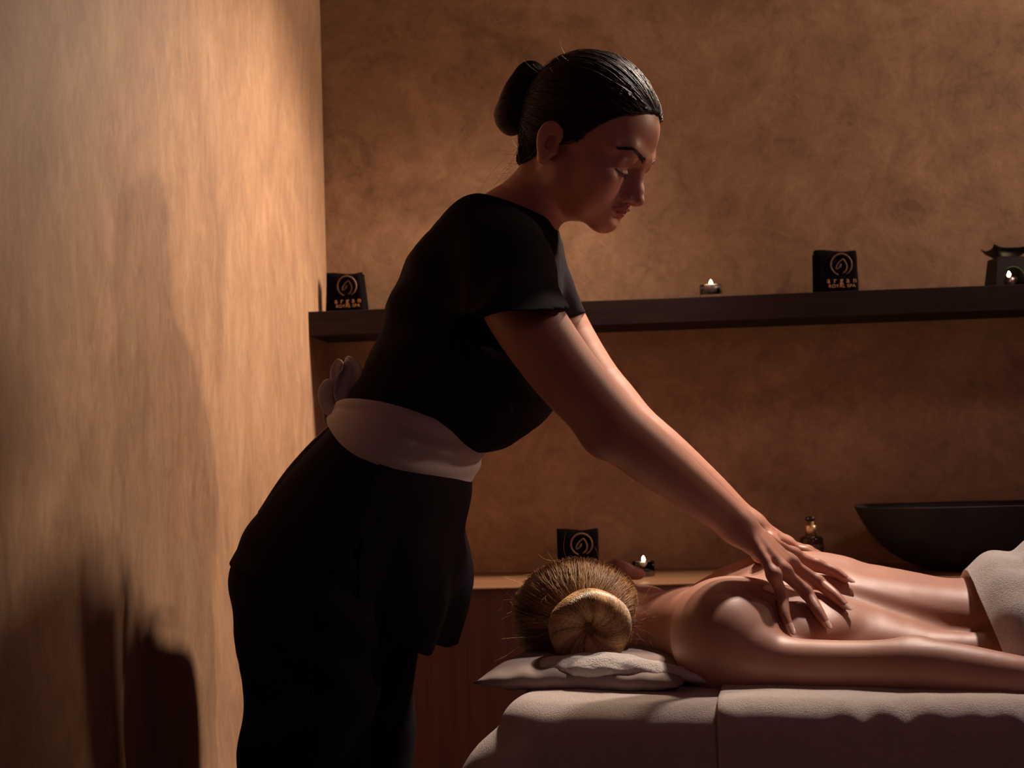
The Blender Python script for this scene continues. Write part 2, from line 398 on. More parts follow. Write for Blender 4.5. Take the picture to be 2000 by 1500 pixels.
V, Fc = box_geo(.002, 3.30, -CT_D+.05, -CT_D+.0305, .0, .078, RM); obj('plinth', V, Fc, M_shelf, e, smooth=False)
print('shelf z', SH_Z0, SH_Z1, 'counter z', CT_Z1)
# ------------------------------------------------------------------ small things
M_black = m_cloth('black_cotton', (.005, .0035, .0045), .95, spec=.05, sheen=0.)
M_gold = simple('gold_thread', (.70, .36, .17), .45, .35)
M_ring = simple('bronze_thread', (.17, .09, .06), .6)
M_wax = simple('candle_wax', (.85, .62, .45), .5)
M_wax.node_tree.nodes['Principled BSDF'].inputs['Subsurface Weight'].default_value = .3
M_tin = simple('tealight_tin', (.75, .72, .70), .3, 1.)
M_glass = simple('clear_glass', (1, 1, 1), .02, trans=1., ior=1.45)
M_ceramic = simple('black_ceramic', (.010, .006, .008), .5, spec=.25)
M_stone = simple('dark_stone', (.012, .008, .010), .6, bump=(25, .5, .004), var=.5, vscale=14)
M_brass = simple('brushed_brass', (.98, .70, .38), .36, 1.)
M_amber = simple('dark_amber_glass', (.05, .022, .010), .12)
M_blackplastic = simple('black_plastic', (.012, .010, .012), .35)
M_wick = simple('wick', (.01, .01, .01), .9)
def m_flame():
    m, nt, b = mat_new('flame'); b.inputs['Base Color'].default_value = (0, 0, 0, 1)
    b.inputs['Emission Color'].default_value = (1, .72, .38, 1); b.inputs['Emission Strength'].default_value = 38
    return m
M_flame = m_flame()
def rm(p): return RM @ Vector(p)
def text_geo(body, size, M):
    cu = bpy.data.curves.new('t', 'FONT'); cu.body = body; cu.size = size; cu.align_x = 'CENTER'; cu.extrude = .0004; cu.space_character = 1.15
    o = bpy.data.objects.new('t', cu); COL.objects.link(o); bpy.context.view_layer.update()
    me = bpy.data.meshes.new_from_object(o); V = [tuple(M @ v.co) for v in me.vertices]; Fc = [tuple(p.vertices) for p in me.polygons]
    bpy.data.objects.remove(o); bpy.data.curves.remove(cu); bpy.data.meshes.remove(me)
    return V, Fc
def towel_block(px0, px1, pytop, depth, z0, label, taper=.06, yaw=0., skew=0.):
    """small folded black cloth standing on edge, with a ring emblem and two lines of gold lettering"""
    a = rloc(px0, 500, depth); b = rloc(px1, 500, depth); w = b.x-a.x; cx = (a.x+b.x)/2
    h = rloc((px0+px1)/2, pytop, depth).z-z0; t = .034
    M = RM @ Matrix.Translation((cx, depth, z0)) @ Matrix.Rotation(yaw, 4, 'Z')
    root = empty('folded_cloth', M @ Vector((0, t/2, 0)), YAW+yaw, label, 'cloth', 'black emblem cloths')
    def shape(u, v, s):   # u,v in 0..1 on the front, s 0 front 1 back
        x = (u-.5)*w*(1-taper*v)+skew*v*w; z = v*h
        return x, s*t, z
    n = 9; V = []; Fc = []
    # three folded layers, each a rounded slab
    for L in range(3):
        y0 = L*t/3+.0006; y1 = (L+1)*t/3-.0006; hh = h*(1-.02*L*(L-1)*.5-(.03 if L == 2 else 0)); o = len(V)
        nu, nv = 14, 10
        for side, y in ((0, y0), (1, y1)):
            for j in range(nv+1):
                for i in range(nu+1):
                    u, v = i/nu, j/nv
                    x = (u-.5)*w*(1-taper*v)+skew*v*w; z = v*hh
                    e = min(u, 1-u, 1-v if v > .5 else 1)
                    r = .004; k = min(e*w/r, 1); ins = (1-math.sqrt(1-(1-k)**2))*r*.8
                    wob = .0012*math.sin(9*u+L*2+v*3)*(v) + .0012*mnoise.noise(Vector((u*5, v*5, L+side*3)))
                    yy = (y+ins if side == 0 else y-ins)+(wob if v < 1 else 0)
                    V.append(tuple(M @ Vector((x, yy, z+.0025*math.sin(5*u+1+L)*(v**4)))))
        m = (nu+1)*(nv+1)
        for j in range(nv):
            for i in range(nu):
                q = o+j*(nu+1)+i; Fc.append((q, q+1, q+nu+2, q+nu+1)); q += m; Fc.append((q, q+nu+1, q+nu+2, q+1))
        for i in range(nu):
            Fc.append((o+i, o+m+i, o+m+i+1, o+i+1)); q = o+nv*(nu+1)+i; Fc.append((q, q+1, q+m+1, q+m))
        for j in range(nv):
            q = o+j*(nu+1); Fc.append((q, q+nu+1, q+m+nu+1, q+m)); q += nu; Fc.append((q, q+m, q+m+nu+1, q+nu+1))
    obj('cloth_fold', V, Fc, M_black, root)
    # emblem
    def P(u, v): return tuple(M @ Vector((u+skew*w*v/h, -.0016, v)))
    R = h*.235; cu_, cv = w*.10, h*.68
    ring = [P(cu_+R*math.cos(a)*(1-.02*math.sin(a)), cv+R*math.sin(a)) for a in np.linspace(-1.15, 2*math.pi-1.9, 40)]
    g = [tube_geo(ring, [.0011+.0006*math.sin(i/39*math.pi) for i in range(40)], 6)]
    head = [(-.52, -.42), (-.45, -.10), (-.22, .22), (.10, .48), (.22, .50), (.38, .24), (.50, -.05), (.50, -.35), (.34, -.66), (.10, -.85)]
    hp = cr(head, np.linspace(0, 1, 26)); g.append(tube_geo([P(cu_+R*a, cv+R*b) for a, b in hp], [.0013]*26, 6))
    hp = cr([(-.52, -.42), (-.30, -.38), (-.12, -.10), (-.02, .05), (-.10, -.30)], np.linspace(0, 1, 16)); g.append(tube_geo([P(cu_+R*a, cv+R*b) for a, b in hp], [.0010]*16, 6))
    obj('ring_emblem', *merge(*g), M_ring, root)
    R90 = Matrix.Rotation(math.pi/2, 4, 'X')
    obj('lettering', *text_geo('a r g a n', h*.17, M @ Matrix.Translation((cu_+skew*w*.3, -.0016, h*.275)) @ R90), M_gold, root, smooth=False)
    obj('lettering', *text_geo('ROYAL SPA', h*.105, M @ Matrix.Translation((cu_+skew*w*.2, -.0016, h*.17)) @ R90), M_gold, root, smooth=False)
def candle(px, depth, z0, label, r=.0225, flame=1., lift=.0):
    a = rloc(px, 560, depth); c = rm((a.x, depth, z0))
    root = empty('tealight_candle', c, 0, label, 'candle', 'tealight candles in glass')
    gl = [(0.0001, 0), (r*.97, 0), (r, .002), (r, .029), (r-.0006, .0298), (r-.002, .029), (r-.002, .0105), (0.0001, .0100)]
    if r > .02:
        obj('glass_cup', *lathe(gl, 40, c), M_glass, root)
    zb = .0108 if r > .02 else .0005
    R = r-.0035 if r > .02 else r
    cup = [(.0001, zb), (R-.001, zb), (R, zb+.001), (R, zb+.016), (R-.0006, zb+.0165), (R-.0009, zb+.016), (R-.0009, zb+.0145)]
    obj('tin_cup', *lathe(cup, 32, c), M_tin, root)
    wx = [(.0001, zb+.0016), (R-.0018, zb+.0016), (R-.0011, zb+.003), (R-.0011, zb+.0150), (R-.003, zb+.0147), (.0001, zb+.0142)]
    w = obj('wax', *lathe(wx, 32, c), M_wax, root)
    obj('wick', *tube_geo([c+Vector((0, 0, zb+.0138)), c+Vector((.0004, 0, zb+.0185)), c+Vector((.0010, 0, zb+.0205))], .0006, 6), M_wick, w)
    fp = [(.0001, 0), (.0016, .0012), (.0030, .0035), (.0036, .0062), (.0030, .0095), (.0016, .0125), (.0001, .0152)]
    obj('flame', *lathe([(a_*flame, b_*flame*.85) for a_, b_ in fp], 16, c+Vector((.0006, 0, zb+.0168))), M_flame, w)
towel_block(1590, 1677, 489, -.105, SH_Z1, 'small black folded cloth with gold ring emblem at the right of the shelf', .05, math.radians(6))
towel_block(630, 711, 533, -.095, SH_Z1, 'small black folded cloth with gold ring emblem at the left end of the shelf', .15, math.radians(-9), -.03)
towel_block(1070, 1150, 1035, -.12, CT_Z1, 'small black folded cloth on the counter behind the blonde head', 0., 0.)
candle(1388, -.12, SH_Z1, 'lit tealight candle in clear glass on the wall shelf')
candle(1238, -.17, CT_Z1, 'lit tealight candle in clear glass on the counter near the ear')

# oil burner with a candle inside
def burner():
    dep = -.115; a = rloc(1969, 540, dep); M = RM @ Matrix.Translation((a.x, dep, SH_Z1)) @ Matrix.Rotation(math.radians(5), 4, 'Z')
    root = empty('oil_burner', M @ Vector((0, 0, 0)), YAW, 'black ceramic oil burner with arched window at the right end of the shelf', 'oil burner')
    hb, wb, wt = .060, .0375, .030
    V = []; Fc = []
    def wallpt(u, z, s): return (u, -(wb+(wt-wb)*z/hb)*s, z)
    for k in range(4):
        Rk = Matrix.Rotation(k*math.pi/2, 4, 'Z'); o = len(V); arch = k == 0
        n = 16
        inner = []; outer = []
        if arch:
            for i in range(n+1):
                t = math.pi*(1-i/n); inner.append((.022*math.cos(t), .018+.022*math.sin(t)))
            inner = [(-.022, .0)]+inner+[(.022, .0)]
            for (u, z) in inner:
                ang = math.atan2(z-.018, u); hw = wb+(wt-wb)*.5
                if z <= .018: outer.append((math.copysign(wb, u) if z < .001 else math.copysign(wb+(wt-wb)*.3, u), z))
                else:
                    s = min(hw/abs(math.cos(ang)) if abs(math.cos(ang)) > 1e-3 else 9, (hb-.018)/math.sin(ang)); outer.append((s*math.cos(ang), .018+s*math.sin(ang)))
            for (u, z) in inner: V.append(tuple(M @ (Rk @ Vector(wallpt(u, z, 1)))))
            for (u, z) in outer:
                lim = wb+(wt-wb)*z/hb; V.append(tuple(M @ (Rk @ Vector(wallpt(max(-lim, min(lim, u if abs(u) < lim*.93 else math.copysign(lim, u))), z, 1)))))
            m = len(inner)
            for i in range(m-1): Fc.append((o+i, o+i+1, o+m+i+1, o+m+i))
        else:
            for z, w_ in ((0, wb), (hb, wt)):
                for u in (-w_, w_): V.append(tuple(M @ (Rk @ Vector(wallpt(u, z, 1)))))
            Fc.append((o, o+1, o+3, o+2))
    b = obj('burner_body', V, Fc, M_ceramic, root, smooth=False); mod_solid(b, .004, -1)
    # flared four-cornered dish
    n = 48; V = []; Fc = []
    for j, (r, z, fl) in enumerate([(.0001, hb+.001, 0), (.020, hb+.002, 0), (.032, hb+.010, .2), (.037, hb+.016, 1), (.0365, hb+.0175, 1), (.033, hb+.014, .5), (.020, hb+.007, 0), (.0001, hb+.006, 0)]):
        for i in range(n):
            t = 2*math.pi*i/n; c_, s_ = math.cos(t), math.sin(t); k = 1/max(abs(c_), abs(s_)); sq = 1+(k-1)*.9
            cor = (k-1)/(math.sqrt(2)-1)
            V.append(tuple(M @ Vector((r*sq*c_*(1+.10*cor*fl), r*sq*s_*(1+.10*cor*fl), z+.0075*cor**2*fl))))
    Fc = grid_faces(n, 8, True); obj('dish', V, Fc, M_ceramic, root)
    V, Fc = box_geo(-wb, wb, -wb, wb, 0, .003, M); obj('burner_base', V, Fc, M_ceramic, root, smooth=False)
    return a.x, dep
bx, bd = burner()
c = rm((bx, bd, SH_Z1+.0035)); candle(1971, bd-.006, SH_Z1+.0035, 'lit tealight candle inside the black oil burner', r=.017)

# stone basin
def basin():
    dep = -CT_D/2-.005; cpx = 1905; a = rloc(cpx, 1000, dep); zr = rloc(cpx, 983.5, dep).z; H = zr-CT_Z1
    lft = rloc(1668, 990, dep); W = a.x-lft.x; D = .150
    prof = [(.0001, 0, 0), (.30, 0, .32), (.42, .015, .46), (.60, .13, .62), (.78, .36, .79), (.91, .66, .91), (.985, .96, .985), (1., 1., 1.), (.985, 1.012, .985), (.955, .985, .95), (.88, .70, .88), (.72, .38, .72), (.45, .16, .45), (.0001, .12, .0001)]
    n = 72; V = []
    for j, (fx, fz, fy) in enumerate(prof):
        for i in range(n):
            t = 2*math.pi*i/n; c_, s_ = math.cos(t), math.sin(t)
            x = W*fx*math.copysign(abs(c_)**.88, c_); y = D*fy*math.copysign(abs(s_)**.88, s_)
            wob = 1+.010*mnoise.noise(Vector((c_*2, s_*2, fz*3)))
            V.append(tuple(rm((a.x+x*wob, dep+y*wob, CT_Z1+H*fz+(.003*mnoise.noise(Vector((c_*1.5, s_*1.5, 7)))*fz)))))
    root = obj('stone_basin', V, grid_faces(n, len(prof), True), M_stone); tag(root, 'large dark stone basin with flared sides on the counter', 'basin'); mod_sub(root, 1)
basin()
# pump bottle
def bottle():
    dep = -.13; a = rloc(1584, 1045, dep); c = rm((a.x, dep, CT_Z1)); zt = rloc(1584, 1009, dep).z-CT_Z1
    root = empty('pump_bottle', c, 0, 'dark glass bottle with gold pump top on the counter', 'bottle')
    zc = rloc(1584, 1046, dep).z-CT_Z1; w = .0235
    obj('glass_body', *lathe([(.0001, 0), (w*.94, 0), (w, .003), (w, zc-.008), (w*.93, zc-.003), (w*.6, zc), (.0001, zc)], 40, c), M_amber, root)
    obj('gold_collar', *lathe([(.0001, zc), (.0112, zc), (.0112, zc+.0195), (.0100, zc+.021), (.0068, zc+.0215), (.0066, zc+.031), (.0001, zc+.031)], 32, c), M_brass, root)
    g = lathe([(.0001, zc+.0305), (.0085, zc+.0305), (.0092, zc+.032), (.0090, zt-.001), (.007, zt), (.0001, zt)], 28, c)
    g2 = tube_geo([c+Vector((0, 0, zt-.004)), c+Vector((-.008, -.010, zt-.0035)), c+Vector((-.012, -.015, zt-.006))], [.0035, .003, .0022], 10)
    obj('pump_head', *merge(g, g2), M_blackplastic, root)
    obj('paper_label', *lathe([(w+.0003, .02), (w+.0005, .0205), (w+.0005, .052), (w+.0003, .0525)], 40, c), simple('label_print', (.10, .065, .045), .6), root)
bottle()
# black wall knob
def knob():
    a = rloc(1211, 751, 0); c = rm((a.x, 0, a.z)); n_ = RM.to_3x3() @ Vector((0, -1, 0))
    root = empty('coat_hook', c, YAW, 'small round black hook on the back wall behind the elbow', 'hook')
    Rm = n_.to_track_quat('Z', 'Y').to_matrix().to_4x4(); Rm.translation = c
    def lt(p): V, Fc = lathe(p, 28); return [tuple(Rm @ Vector(v)) for v in V], Fc
    obj('rosette', *lt([(.0001, 0), (.016, 0), (.016, .003), (.0145, .004), (.0001, .004)]), M_blackplastic, root)
    obj('peg', *lt([(.0001, .004), (.006, .004), (.006, .02), (.011, .026), (.0125, .031), (.011, .034), (.0001, .035)]), M_blackplastic, root)
knob()
# ------------------------------------------------------------------ massage table, client
TYAW = math.radians(-15)
TX = np.array([math.cos(TYAW), math.sin(TYAW), 0]); TY = np.array([-math.sin(TYAW), math.cos(TYAW), 0]); TZ = np.array([0, 0, 1.])
TO = at(1330, 900, 2.09)*np.array([1, 1, 0])          # on the body axis, at the base of the neck
T_TOP = .826
def tp(s, l, z): return TO+TX*s+TY*l+TZ*z             # table frame: s towards the feet, l away from the lens
def roll(s_): return math.radians(float(np.interp(s_, [0, .15, .25, .38, .60, .75], [13, 18, 29, 42, 28, 8])))
def lat_(s_): return TY*math.cos(roll(s_))+TZ*math.sin(roll(s_))
def nrm_(s_): return -TY*math.sin(roll(s_))+TZ*math.cos(roll(s_))
def bp_(s, l, n, z0=.903): return TO+TX*s+TZ*(z0-.082*math.sin(roll(s)))+lat_(s)*l+nrm_(s)*n   # back frame: lateral, normal to the back
CL = Sdf()
# trunk
ss = [.015, .10, .19, .29, .38, .47, .60, .72]
CL.limb([bp_(a, 0, n) for a, n in zip(ss, [-.005, -.002, .004, -.004, -.016, -.010, .006, -.01])],
         [.050, .070, .074, .066, .057, .062, .078, .07], k=.02, lat=[lat_(a) for a in ss], asp=[1.6, 2.05, 2.05, 2.05, 2.1, 2.3, 2.2, 2.0], n=22)
CL.chain([tp(.06, .09, .885), tp(.22, .09, .885), tp(.36, .06, .885), tp(.52, .08, .89)], [.05, .055, .045, .05], k=.05)      # chest and belly resting on the couch
CL.chain([tp(.06, -.07, .880), tp(.22, -.08, .866), tp(.36, -.09, .855), tp(.55, -.09, .860)], [.045, .040, .036, .040], k=.05)
# neck and trapezius
HC = at(1192, 1219, 2.115)                              # head origin (between the ears)
CL.chain([HC+TX*-.01, HC*.5+bp_(.02, 0, -.01)*.5, bp_(.04, 0, -.008)], [.050, .0445, .056], k=.035)
for sg in (-1, 1):
    CL.chain([HC*.25+bp_(.02, 0, .0)*.75, bp_(.045, sg*.07, .014), bp_(.07, sg*.13, .010)], [.034, .036, .036], k=.04)
    # shoulder blade, back muscles, groove of the spine
    CL.ell(bp_(.140, sg*.085, .050), (.070, .048, .022), k=.05, R=np.stack([unit(TX+sg*.25*lat_(.14)), unit(lat_(.14)-sg*.25*TX), nrm_(.14)], 1))
    q_ = .004 if sg > 0 else -.004
    CL.limb([bp_(.18, sg*.036, .042+q_), bp_(.28, sg*.040, .034+q_), bp_(.38, sg*.044, .017+q_), bp_(.50, sg*.044, .022+q_)], [.022, .026, .028, .028], k=.05, n=8)
    CL.limb([bp_(.12, sg*.110, .005), bp_(.20, sg*.120, .0), bp_(.29, sg*.108, -.01), bp_(.37, sg*.092, -.024), bp_(.46, sg*.10, -.016)], [.038, .037, .032, .027, .031], k=.05, n=8)
CL.limb([bp_(.08, 0, .0945), bp_(.20, 0, .0955), bp_(.30, 0, .0815), bp_(.40, 0, .0615), bp_(.50, 0, .072)], [.010, .0115, .0125, .0125, .010], k=.016, n=10, sub=True)
# near trapezius runs smoothly out to the shoulder
CL.limb([bp_(.02, -.03, .012), bp_(.055, -.08, .010), at(1410, 1228, 1.955)], [.034, .037, .038], k=.05, n=6)
CL.ell(at(1432, 1198, 1.985), (.066, .062, .044), k=.05)
# near shoulder and arm
SHN = at(1408, 1252, 1.915)
CL.ell(SHN, (.047, .044, .048), k=.05)
CL.chain([bp_(.07, -.11, -.012), SHN+np.array([0, .03, .0])], [.042, .043], k=.05)
ELB = at(1785, 1302, 1.815); WRI = at(2080, 1336, 1.76)
CL.limb([SHN+np.array([.01, 0, -.008]), at(1475, 1288, 1.89)], [.044, .038], k=.04, n=3)
CL.limb([at(1440, 1276, 1.90), at(1530, 1297, 1.875), at(1610, 1302, 1.855), at(1700, 1302, 1.835), ELB, at(1870, 1312, 1.80), at(1970, 1326, 1.778), WRI, at(2130, 1345, 1.75)],
        [.040, .0355, .034, .033, .0350, .0350, .031, .0235, .022], k=.010, n=30)
CL.ell(at(1788, 1264, 1.83), (.016, .014, .010), k=.022)                    # elbow point
# fingers and palm of the near hand (outside the frame)
hb = at(2130, 1345, 1.75)
CL.chain([hb, hb+TX*.075], [.022, .016], k=.02, lat=TY, asp=[1.3, 2.3])
for i, (o_, l_) in enumerate([(-.03, .06), (-.010, .075), (.010, .078), (.030, .065)]):
    CL.chain([hb+TX*.08+TY*o_, hb+TX*(.085+l_*.5)+TY*o_*1.1+TZ*.003, hb+TX*(.085+l_)+TY*o_*1.15-TZ*.006], [.009, .0085, .007], k=.006)
CL.chain([hb+TX*.02+TY*.02, hb+TX*.055+TY*.05, hb+TX*.085+TY*.056], [.014, .010, .008], k=.01)
# far shoulder and arm lying on the far side
SHF = bp_(.075, .155, -.02)
CL.ell(SHF, (.050, .046, .048), k=.045)
CL.chain([SHF, tp(.18, .235, .895), tp(.34, .265, .885)], [.042, .034, .032], k=.03)
CL.chain([tp(.34, .265, .885), tp(.46, .27, .885), tp(.58, .25, .877)], [.033, .032, .024], k=.02)
CL.chain([tp(.58, .25, .875), tp(.68, .245, .868)], [.02, .012], k=.02, lat=TY, asp=[1.3, 2.6])
for o_ in (-.03, -.010, .010, .028): CL.chain([tp(.67, .245+o_, .868), tp(.75, .245+o_*1.1, .866)], [.009, .007], k=.006)
# legs under the towel
for sg in (-1, 1):
    CL.chain([bp_(.68, sg*.075, -.005), tp(.95, sg*.085, .915), tp(1.10, sg*.09, .90)], [.078, .062, .052], k=.04)
    CL.chain([tp(1.10, sg*.09, .90), tp(1.25, sg*.09, .905), tp(1.48, sg*.09, .90)], [.050, .050, .034], k=.02)
    CL.chain([tp(1.48, sg*.09, .90), tp(1.60, sg*.10, .875)], [.034, .022], k=.02)
    CL.ell(bp_(.60, sg*.07, .030), (.085, .075, .055), k=.04)

HS = 1.05
def head_sdf(S, M, k=.012, lips=True):
    """skull, face and ears in a local frame: x forward, y left, z to the crown; origin between the ear canals"""
    zs = lambda c: (c[0]*HS, c[1]*HS, HS*(c[2] if c[2] > 0 else c[2]*.95 if c[2] > -.025 else -.02375+(c[2]+.025)*.82 if c[2] > -.058 else -.05081+(c[2]+.058)*.58))
    A = lambda c, r, k, **kw: S0.ell(zs(c), tuple(HS*q for q in r), k, M=M, **kw)
    class SS:
        @staticmethod
        def chain(pts, rad, k=.02, M=None, **kw):
            S0.chain([zs(p) for p in pts], [HS*r for r in rad], k, M=M, **kw)
    S0 = S; S = SS
    A((-.012, 0, .040), (.083, .070, .083), .02)
    A((.030, 0, .046), (.0600, .0585, .056), .03)
    A((.034, 0, -.020), (.052, .0545, .068), .03)
    # jaw, chin, cheeks
    for s_ in (-1, 1):
        S.chain([(.012, s_*.050, -.030), (.016, s_*.046, -.054), (.050, s_*.027, -.078), (.074, s_*.009, -.090)], [.014, .0155, .0145, .014], k=.018, M=M)
        A((.058, s_*.043, -.016), (.026, .018, .018), .022)
        A((.054, s_*.034, -.046), (.027, .022, .026), .02)
        S.chain([(.086, s_*.010, .026), (.077, s_*.034, .031), (.062, s_*.050, .024)], [.0085, .0080, .007], k=.016, M=M)
    A((.079, 0, -.086), (.0145, .0155, .0125), .014)
    A((.072, 0, -.054), (.0232, .028, .026), .018)
    for s_ in (-1, 1):
        A((.0925, s_*.0310, .0085), (.0120, .0165, .0105), .016, sub=True)
        A((.0680, s_*.0315, .0060), (.0156, .0180, .0125), .007)                  # closed lid over the eyeball
        S.chain([(.0800, s_*.0165, .0040), (.0830, s_*.0245, .0008), (.0820, s_*.0340, -.0010), (.0735, s_*.0465, .0005)], [.0008, .0012, .0012, .0008], k=.002, M=M)
        S.chain([(.0800, s_*.0185, .0165), (.0835, s_*.0300, .0185), (.0770, s_*.0440, .0160)], [.0030, .0034, .0032], k=.010, M=M)
    # nose
    S.chain([(.0855, 0, .018), (.0925, 0, .002), (.1010, 0, -.013), (.1070, 0, -.0235)], [.0072, .0056, .0060, .0070], k=.010, M=M, lat=(0, 1, 0), asp=[1.1, 1.05, 1.1, 1.05])
    A((.0900, 0, -.0180), (.0150, .0120, .0170), .008)
    A((.0860, 0, -.0020), (.0100, .0085, .0200), .008)
    A((.1085, 0, -.0250), (.0072, .0072, .0066), .006)
    for s_ in (-1, 1):
        A((.0960, s_*.0108, -.0285), (.0090, .0058, .0062), .006)
        A((.0985, s_*.0066, -.0350), (.0050, .0026, .0026), .002, sub=True)
    S.chain([(.104, 0, -.0305), (.0935, 0, -.0345)], [.0046, .0050], k=.005, M=M)
    # lips
    for s_ in (-1, 1):
        S.chain([(.0950, s_*.001, -.0475), (.0945, s_*.008, -.0468), (.0870, s_*.018, -.0520), (.0815, s_*.0235, -.0545)], [.0042, .0042, .0032, .0018], k=.004, M=M)
        S.chain([(.0935, s_*.001, -.0580), (.0905, s_*.010, -.0575), (.0825, s_*.0215, -.0550)], [.0054, .0048, .0022], k=.004, M=M)
        S.chain([(.1012, 0, -.0527), (.0978, s_*.009, -.0524), (.0906, s_*.0175, -.0540)], [.0012, .0015, .0012], k=.0026, M=M, sub=True)
    S.chain([(.0955, 0, -.040), (.0965, 0, -.0455)], [.0016, .0020], k=.004, M=M, sub=True)
    A((.0960, 0, -.0700), (.0060, .014, .0050), .009, sub=True)
    # ears: rim, inner fold, lobe, dish
    for s_ in (-1, 1):
        def E(x, z, o): return (-.010+(x+.005)*.78, s_*(.0680+o*.9), (z*.78-.0115)*(1/.95 if z*.78 < .0115 else 1))
        rim = [E(.002, .004, .004), E(.006, .018, .008), E(.000, .030, .012), E(-.012, .034, .016), E(-.022, .026, .019), E(-.025, .010, .019), E(-.020, -.008, .015), E(-.011, -.022, .010)]
        tt = np.linspace(0, 1, 36); S.chain(cr(rim, tt), np.full(36, .0034), k=.003, M=M, kin=0)
        S.chain([E(-.003, -.020, .006), E(-.005, -.027, .007), E(-.008, -.022, .009)], [.0060, .0062, .0050], k=.005, M=M)
        S.chain(cr([E(-.001, .020, .010), E(-.010, .022, .0125), E(-.015, .010, .0125), E(-.012, -.006, .010), E(-.004, -.014, .008)], np.linspace(0, 1, 20)), np.full(20, .0029), k=.004, M=M, kin=0)
        S.chain([E(.004, .0, .004), E(.0035, -.008, .005), E(.000, -.014, .006)], [.0034, .0044, .0040], k=.004, M=M)
        S.chain([E(-.004, .024, .004), E(-.013, .022, .007), E(-.014, .0, .007), E(-.008, -.016, .004)], [.0075, .0085, .0085, .008], k=.004, M=M)
        S.chain([E(-.016, .026, .010), E(-.020, .012, .012), E(-.017, -.004, .011)], [.0050, .0052, .0050], k=.004, M=M)
        A(E(-.005, .004, .0125), (.0060, .0060, .0095), .004, sub=True)
def lips_tint(V, M):
    q = (V-M[0])@M[1]/HS; q[:, 2] = np.where(q[:, 2] < -.02375, -.025+(q[:, 2]+.02375)/.82, q[:, 2])
    w = np.clip(1-np.abs(q[:, 2]+.0530)/.0095, 0, 1)*np.clip(1-(np.abs(q[:, 1])/.026)**3, 0, 1)*(q[:, 0] > .079)
    # lip outline narrows towards the corners
    half = .0098*np.sqrt(np.clip(1-(np.abs(q[:, 1])/.0255)**2, 0, 1)); t = np.clip((half-np.abs(q[:, 2]+.0530))/.0022, 0, 1)*(q[:, 0] > .079)
    return t
# the client's head: crown towards -TX, face away from the lens and down, one ear up
CRN = unit(-TX*.97+TZ*.12+TY*.02); FW = unit(TY*.93-TZ*.36+TX*.02); FW = unit(FW-CRN*(FW@CRN)); LF = np.cross(CRN, FW)
CH = (HC, np.stack([FW, LF, CRN], 1))
head_sdf(CL, CH)
M_skin2 = m_skin('client_skin', (.45, .215, .150), rough=.46)
M_skin1 = m_skin('therapist_skin', (.42, .185, .130), rough=.45)
client = empty('client', tp(.5, 0, T_TOP), TYAW, 'person lying face down on the towelled table with hair in a blonde bun', 'person')
V, Q = mesh_sdf(CL, tp(-.25, 0, 0)*0+np.array([-.02, 1.3, .80]), np.array([2.05, 2.55, 1.12]), .004)
print('client', len(V)); cb = obj_np('body', V, Q, M_skin2, client); set_attr(cb, 'tint', lips_tint(V, CH))
# ------------------------------------------------------------------ therapist: body
WB = Sdf()
# head frame: pitched down, turned slightly to the lens
HD_PSI, HD_PITCH, HD_ROLL = math.radians(24), math.radians(32), math.radians(0)
fw = np.array([math.cos(HD_PSI)*math.cos(HD_PITCH), -math.sin(HD_PSI)*math.cos(HD_PITCH), -math.sin(HD_PITCH)])
lf = unit(np.cross([0, 0, 1.], fw)); upv = np.cross(fw, lf)
lf, upv = lf*math.cos(HD_ROLL)+upv*math.sin(HD_ROLL), upv*math.cos(HD_ROLL)-lf*math.sin(HD_ROLL)
HR = np.stack([fw, lf, upv], 1)
HO = at(1135, 293, 2.03)
WH = (HO, HR)
def hl(x, y, z): return HO+HR@np.array([x, y, z], float)
# neck first so that the jaw stays crisp
BPSI = math.radians(12); BLAT = np.array([math.sin(BPSI), math.cos(BPSI), 0])
NB = at(1000, 440, 2.05)
WB.limb([hl(-.030, 0, -.005), hl(-.022, 0, -.055), at(1042, 392, 2.04), NB, at(968, 490, 2.05)], [.050, .0475, .0475, .053, .065], k=.02, n=10, lat=BLAT, asp=[1, 1, 1.02, 1.25, 1.5])
# chest and shoulders under the tunic
WB.limb([at(968, 490, 2.05), at(925, 620, 2.05), at(862, 770, 2.05), at(800, 870, 2.05)], [.060, .085, .072, .065], k=.05, lat=BLAT, asp=[1.7, 1.6, 1.4, 1.3], n=8)
WB.limb([at(800, 870, 2.05), at(665, 1110, 2.05)], [.065, .09], k=.05, lat=BLAT, asp=[1.4, 1.4], n=4)
for s_ in (-1, 1):   # collar bones and neck muscles
    WB.limb([NB+BLAT*s_*.03+np.array([.02, 0, -.01]), at(985, 510, 2.05)+BLAT*s_*.12], [.028, .030], k=.04, n=4)
    WB.limb([hl(-.012, s_*.052, -.030), at(1050, 440, 2.05)+BLAT*s_*.018], [.012, .011], k=.018, n=5)
# near arm
NS = at(985, 545, 1.90)
near = [NS, at(1020, 610, 1.86), at(1085, 705, 1.865), at(1137, 768, 1.875), at(1195, 828, 1.89), at(1262, 885, 1.91), at(1345, 950, 1.935), at(1405, 998, 1.955), at(1441, 1028, 1.965)]
WB.limb(near, [.046, .0475, .0455, .0430, .0400, .0385, .0315, .0265, .0245], k=.02, n=26)
WB.ell(at(1176, 856, 1.88), (.018, .014, .018), k=.035)
# far arm
FS = at(1060, 570, 2.21)
far = [FS, at(1092, 640, 2.24), at(1150, 735, 2.22), at(1196, 790, 2.205), at(1238, 838, 2.19), at(1300, 890, 2.18), at(1380, 958, 2.165), at(1430, 1003, 2.155), at(1464, 1030, 2.15)]
WB.limb(far, [.050, .0465, .0435, .0415, .0395, .0375, .0315, .0270, .0245], k=.02, n=26)
head_sdf(WB, WH)
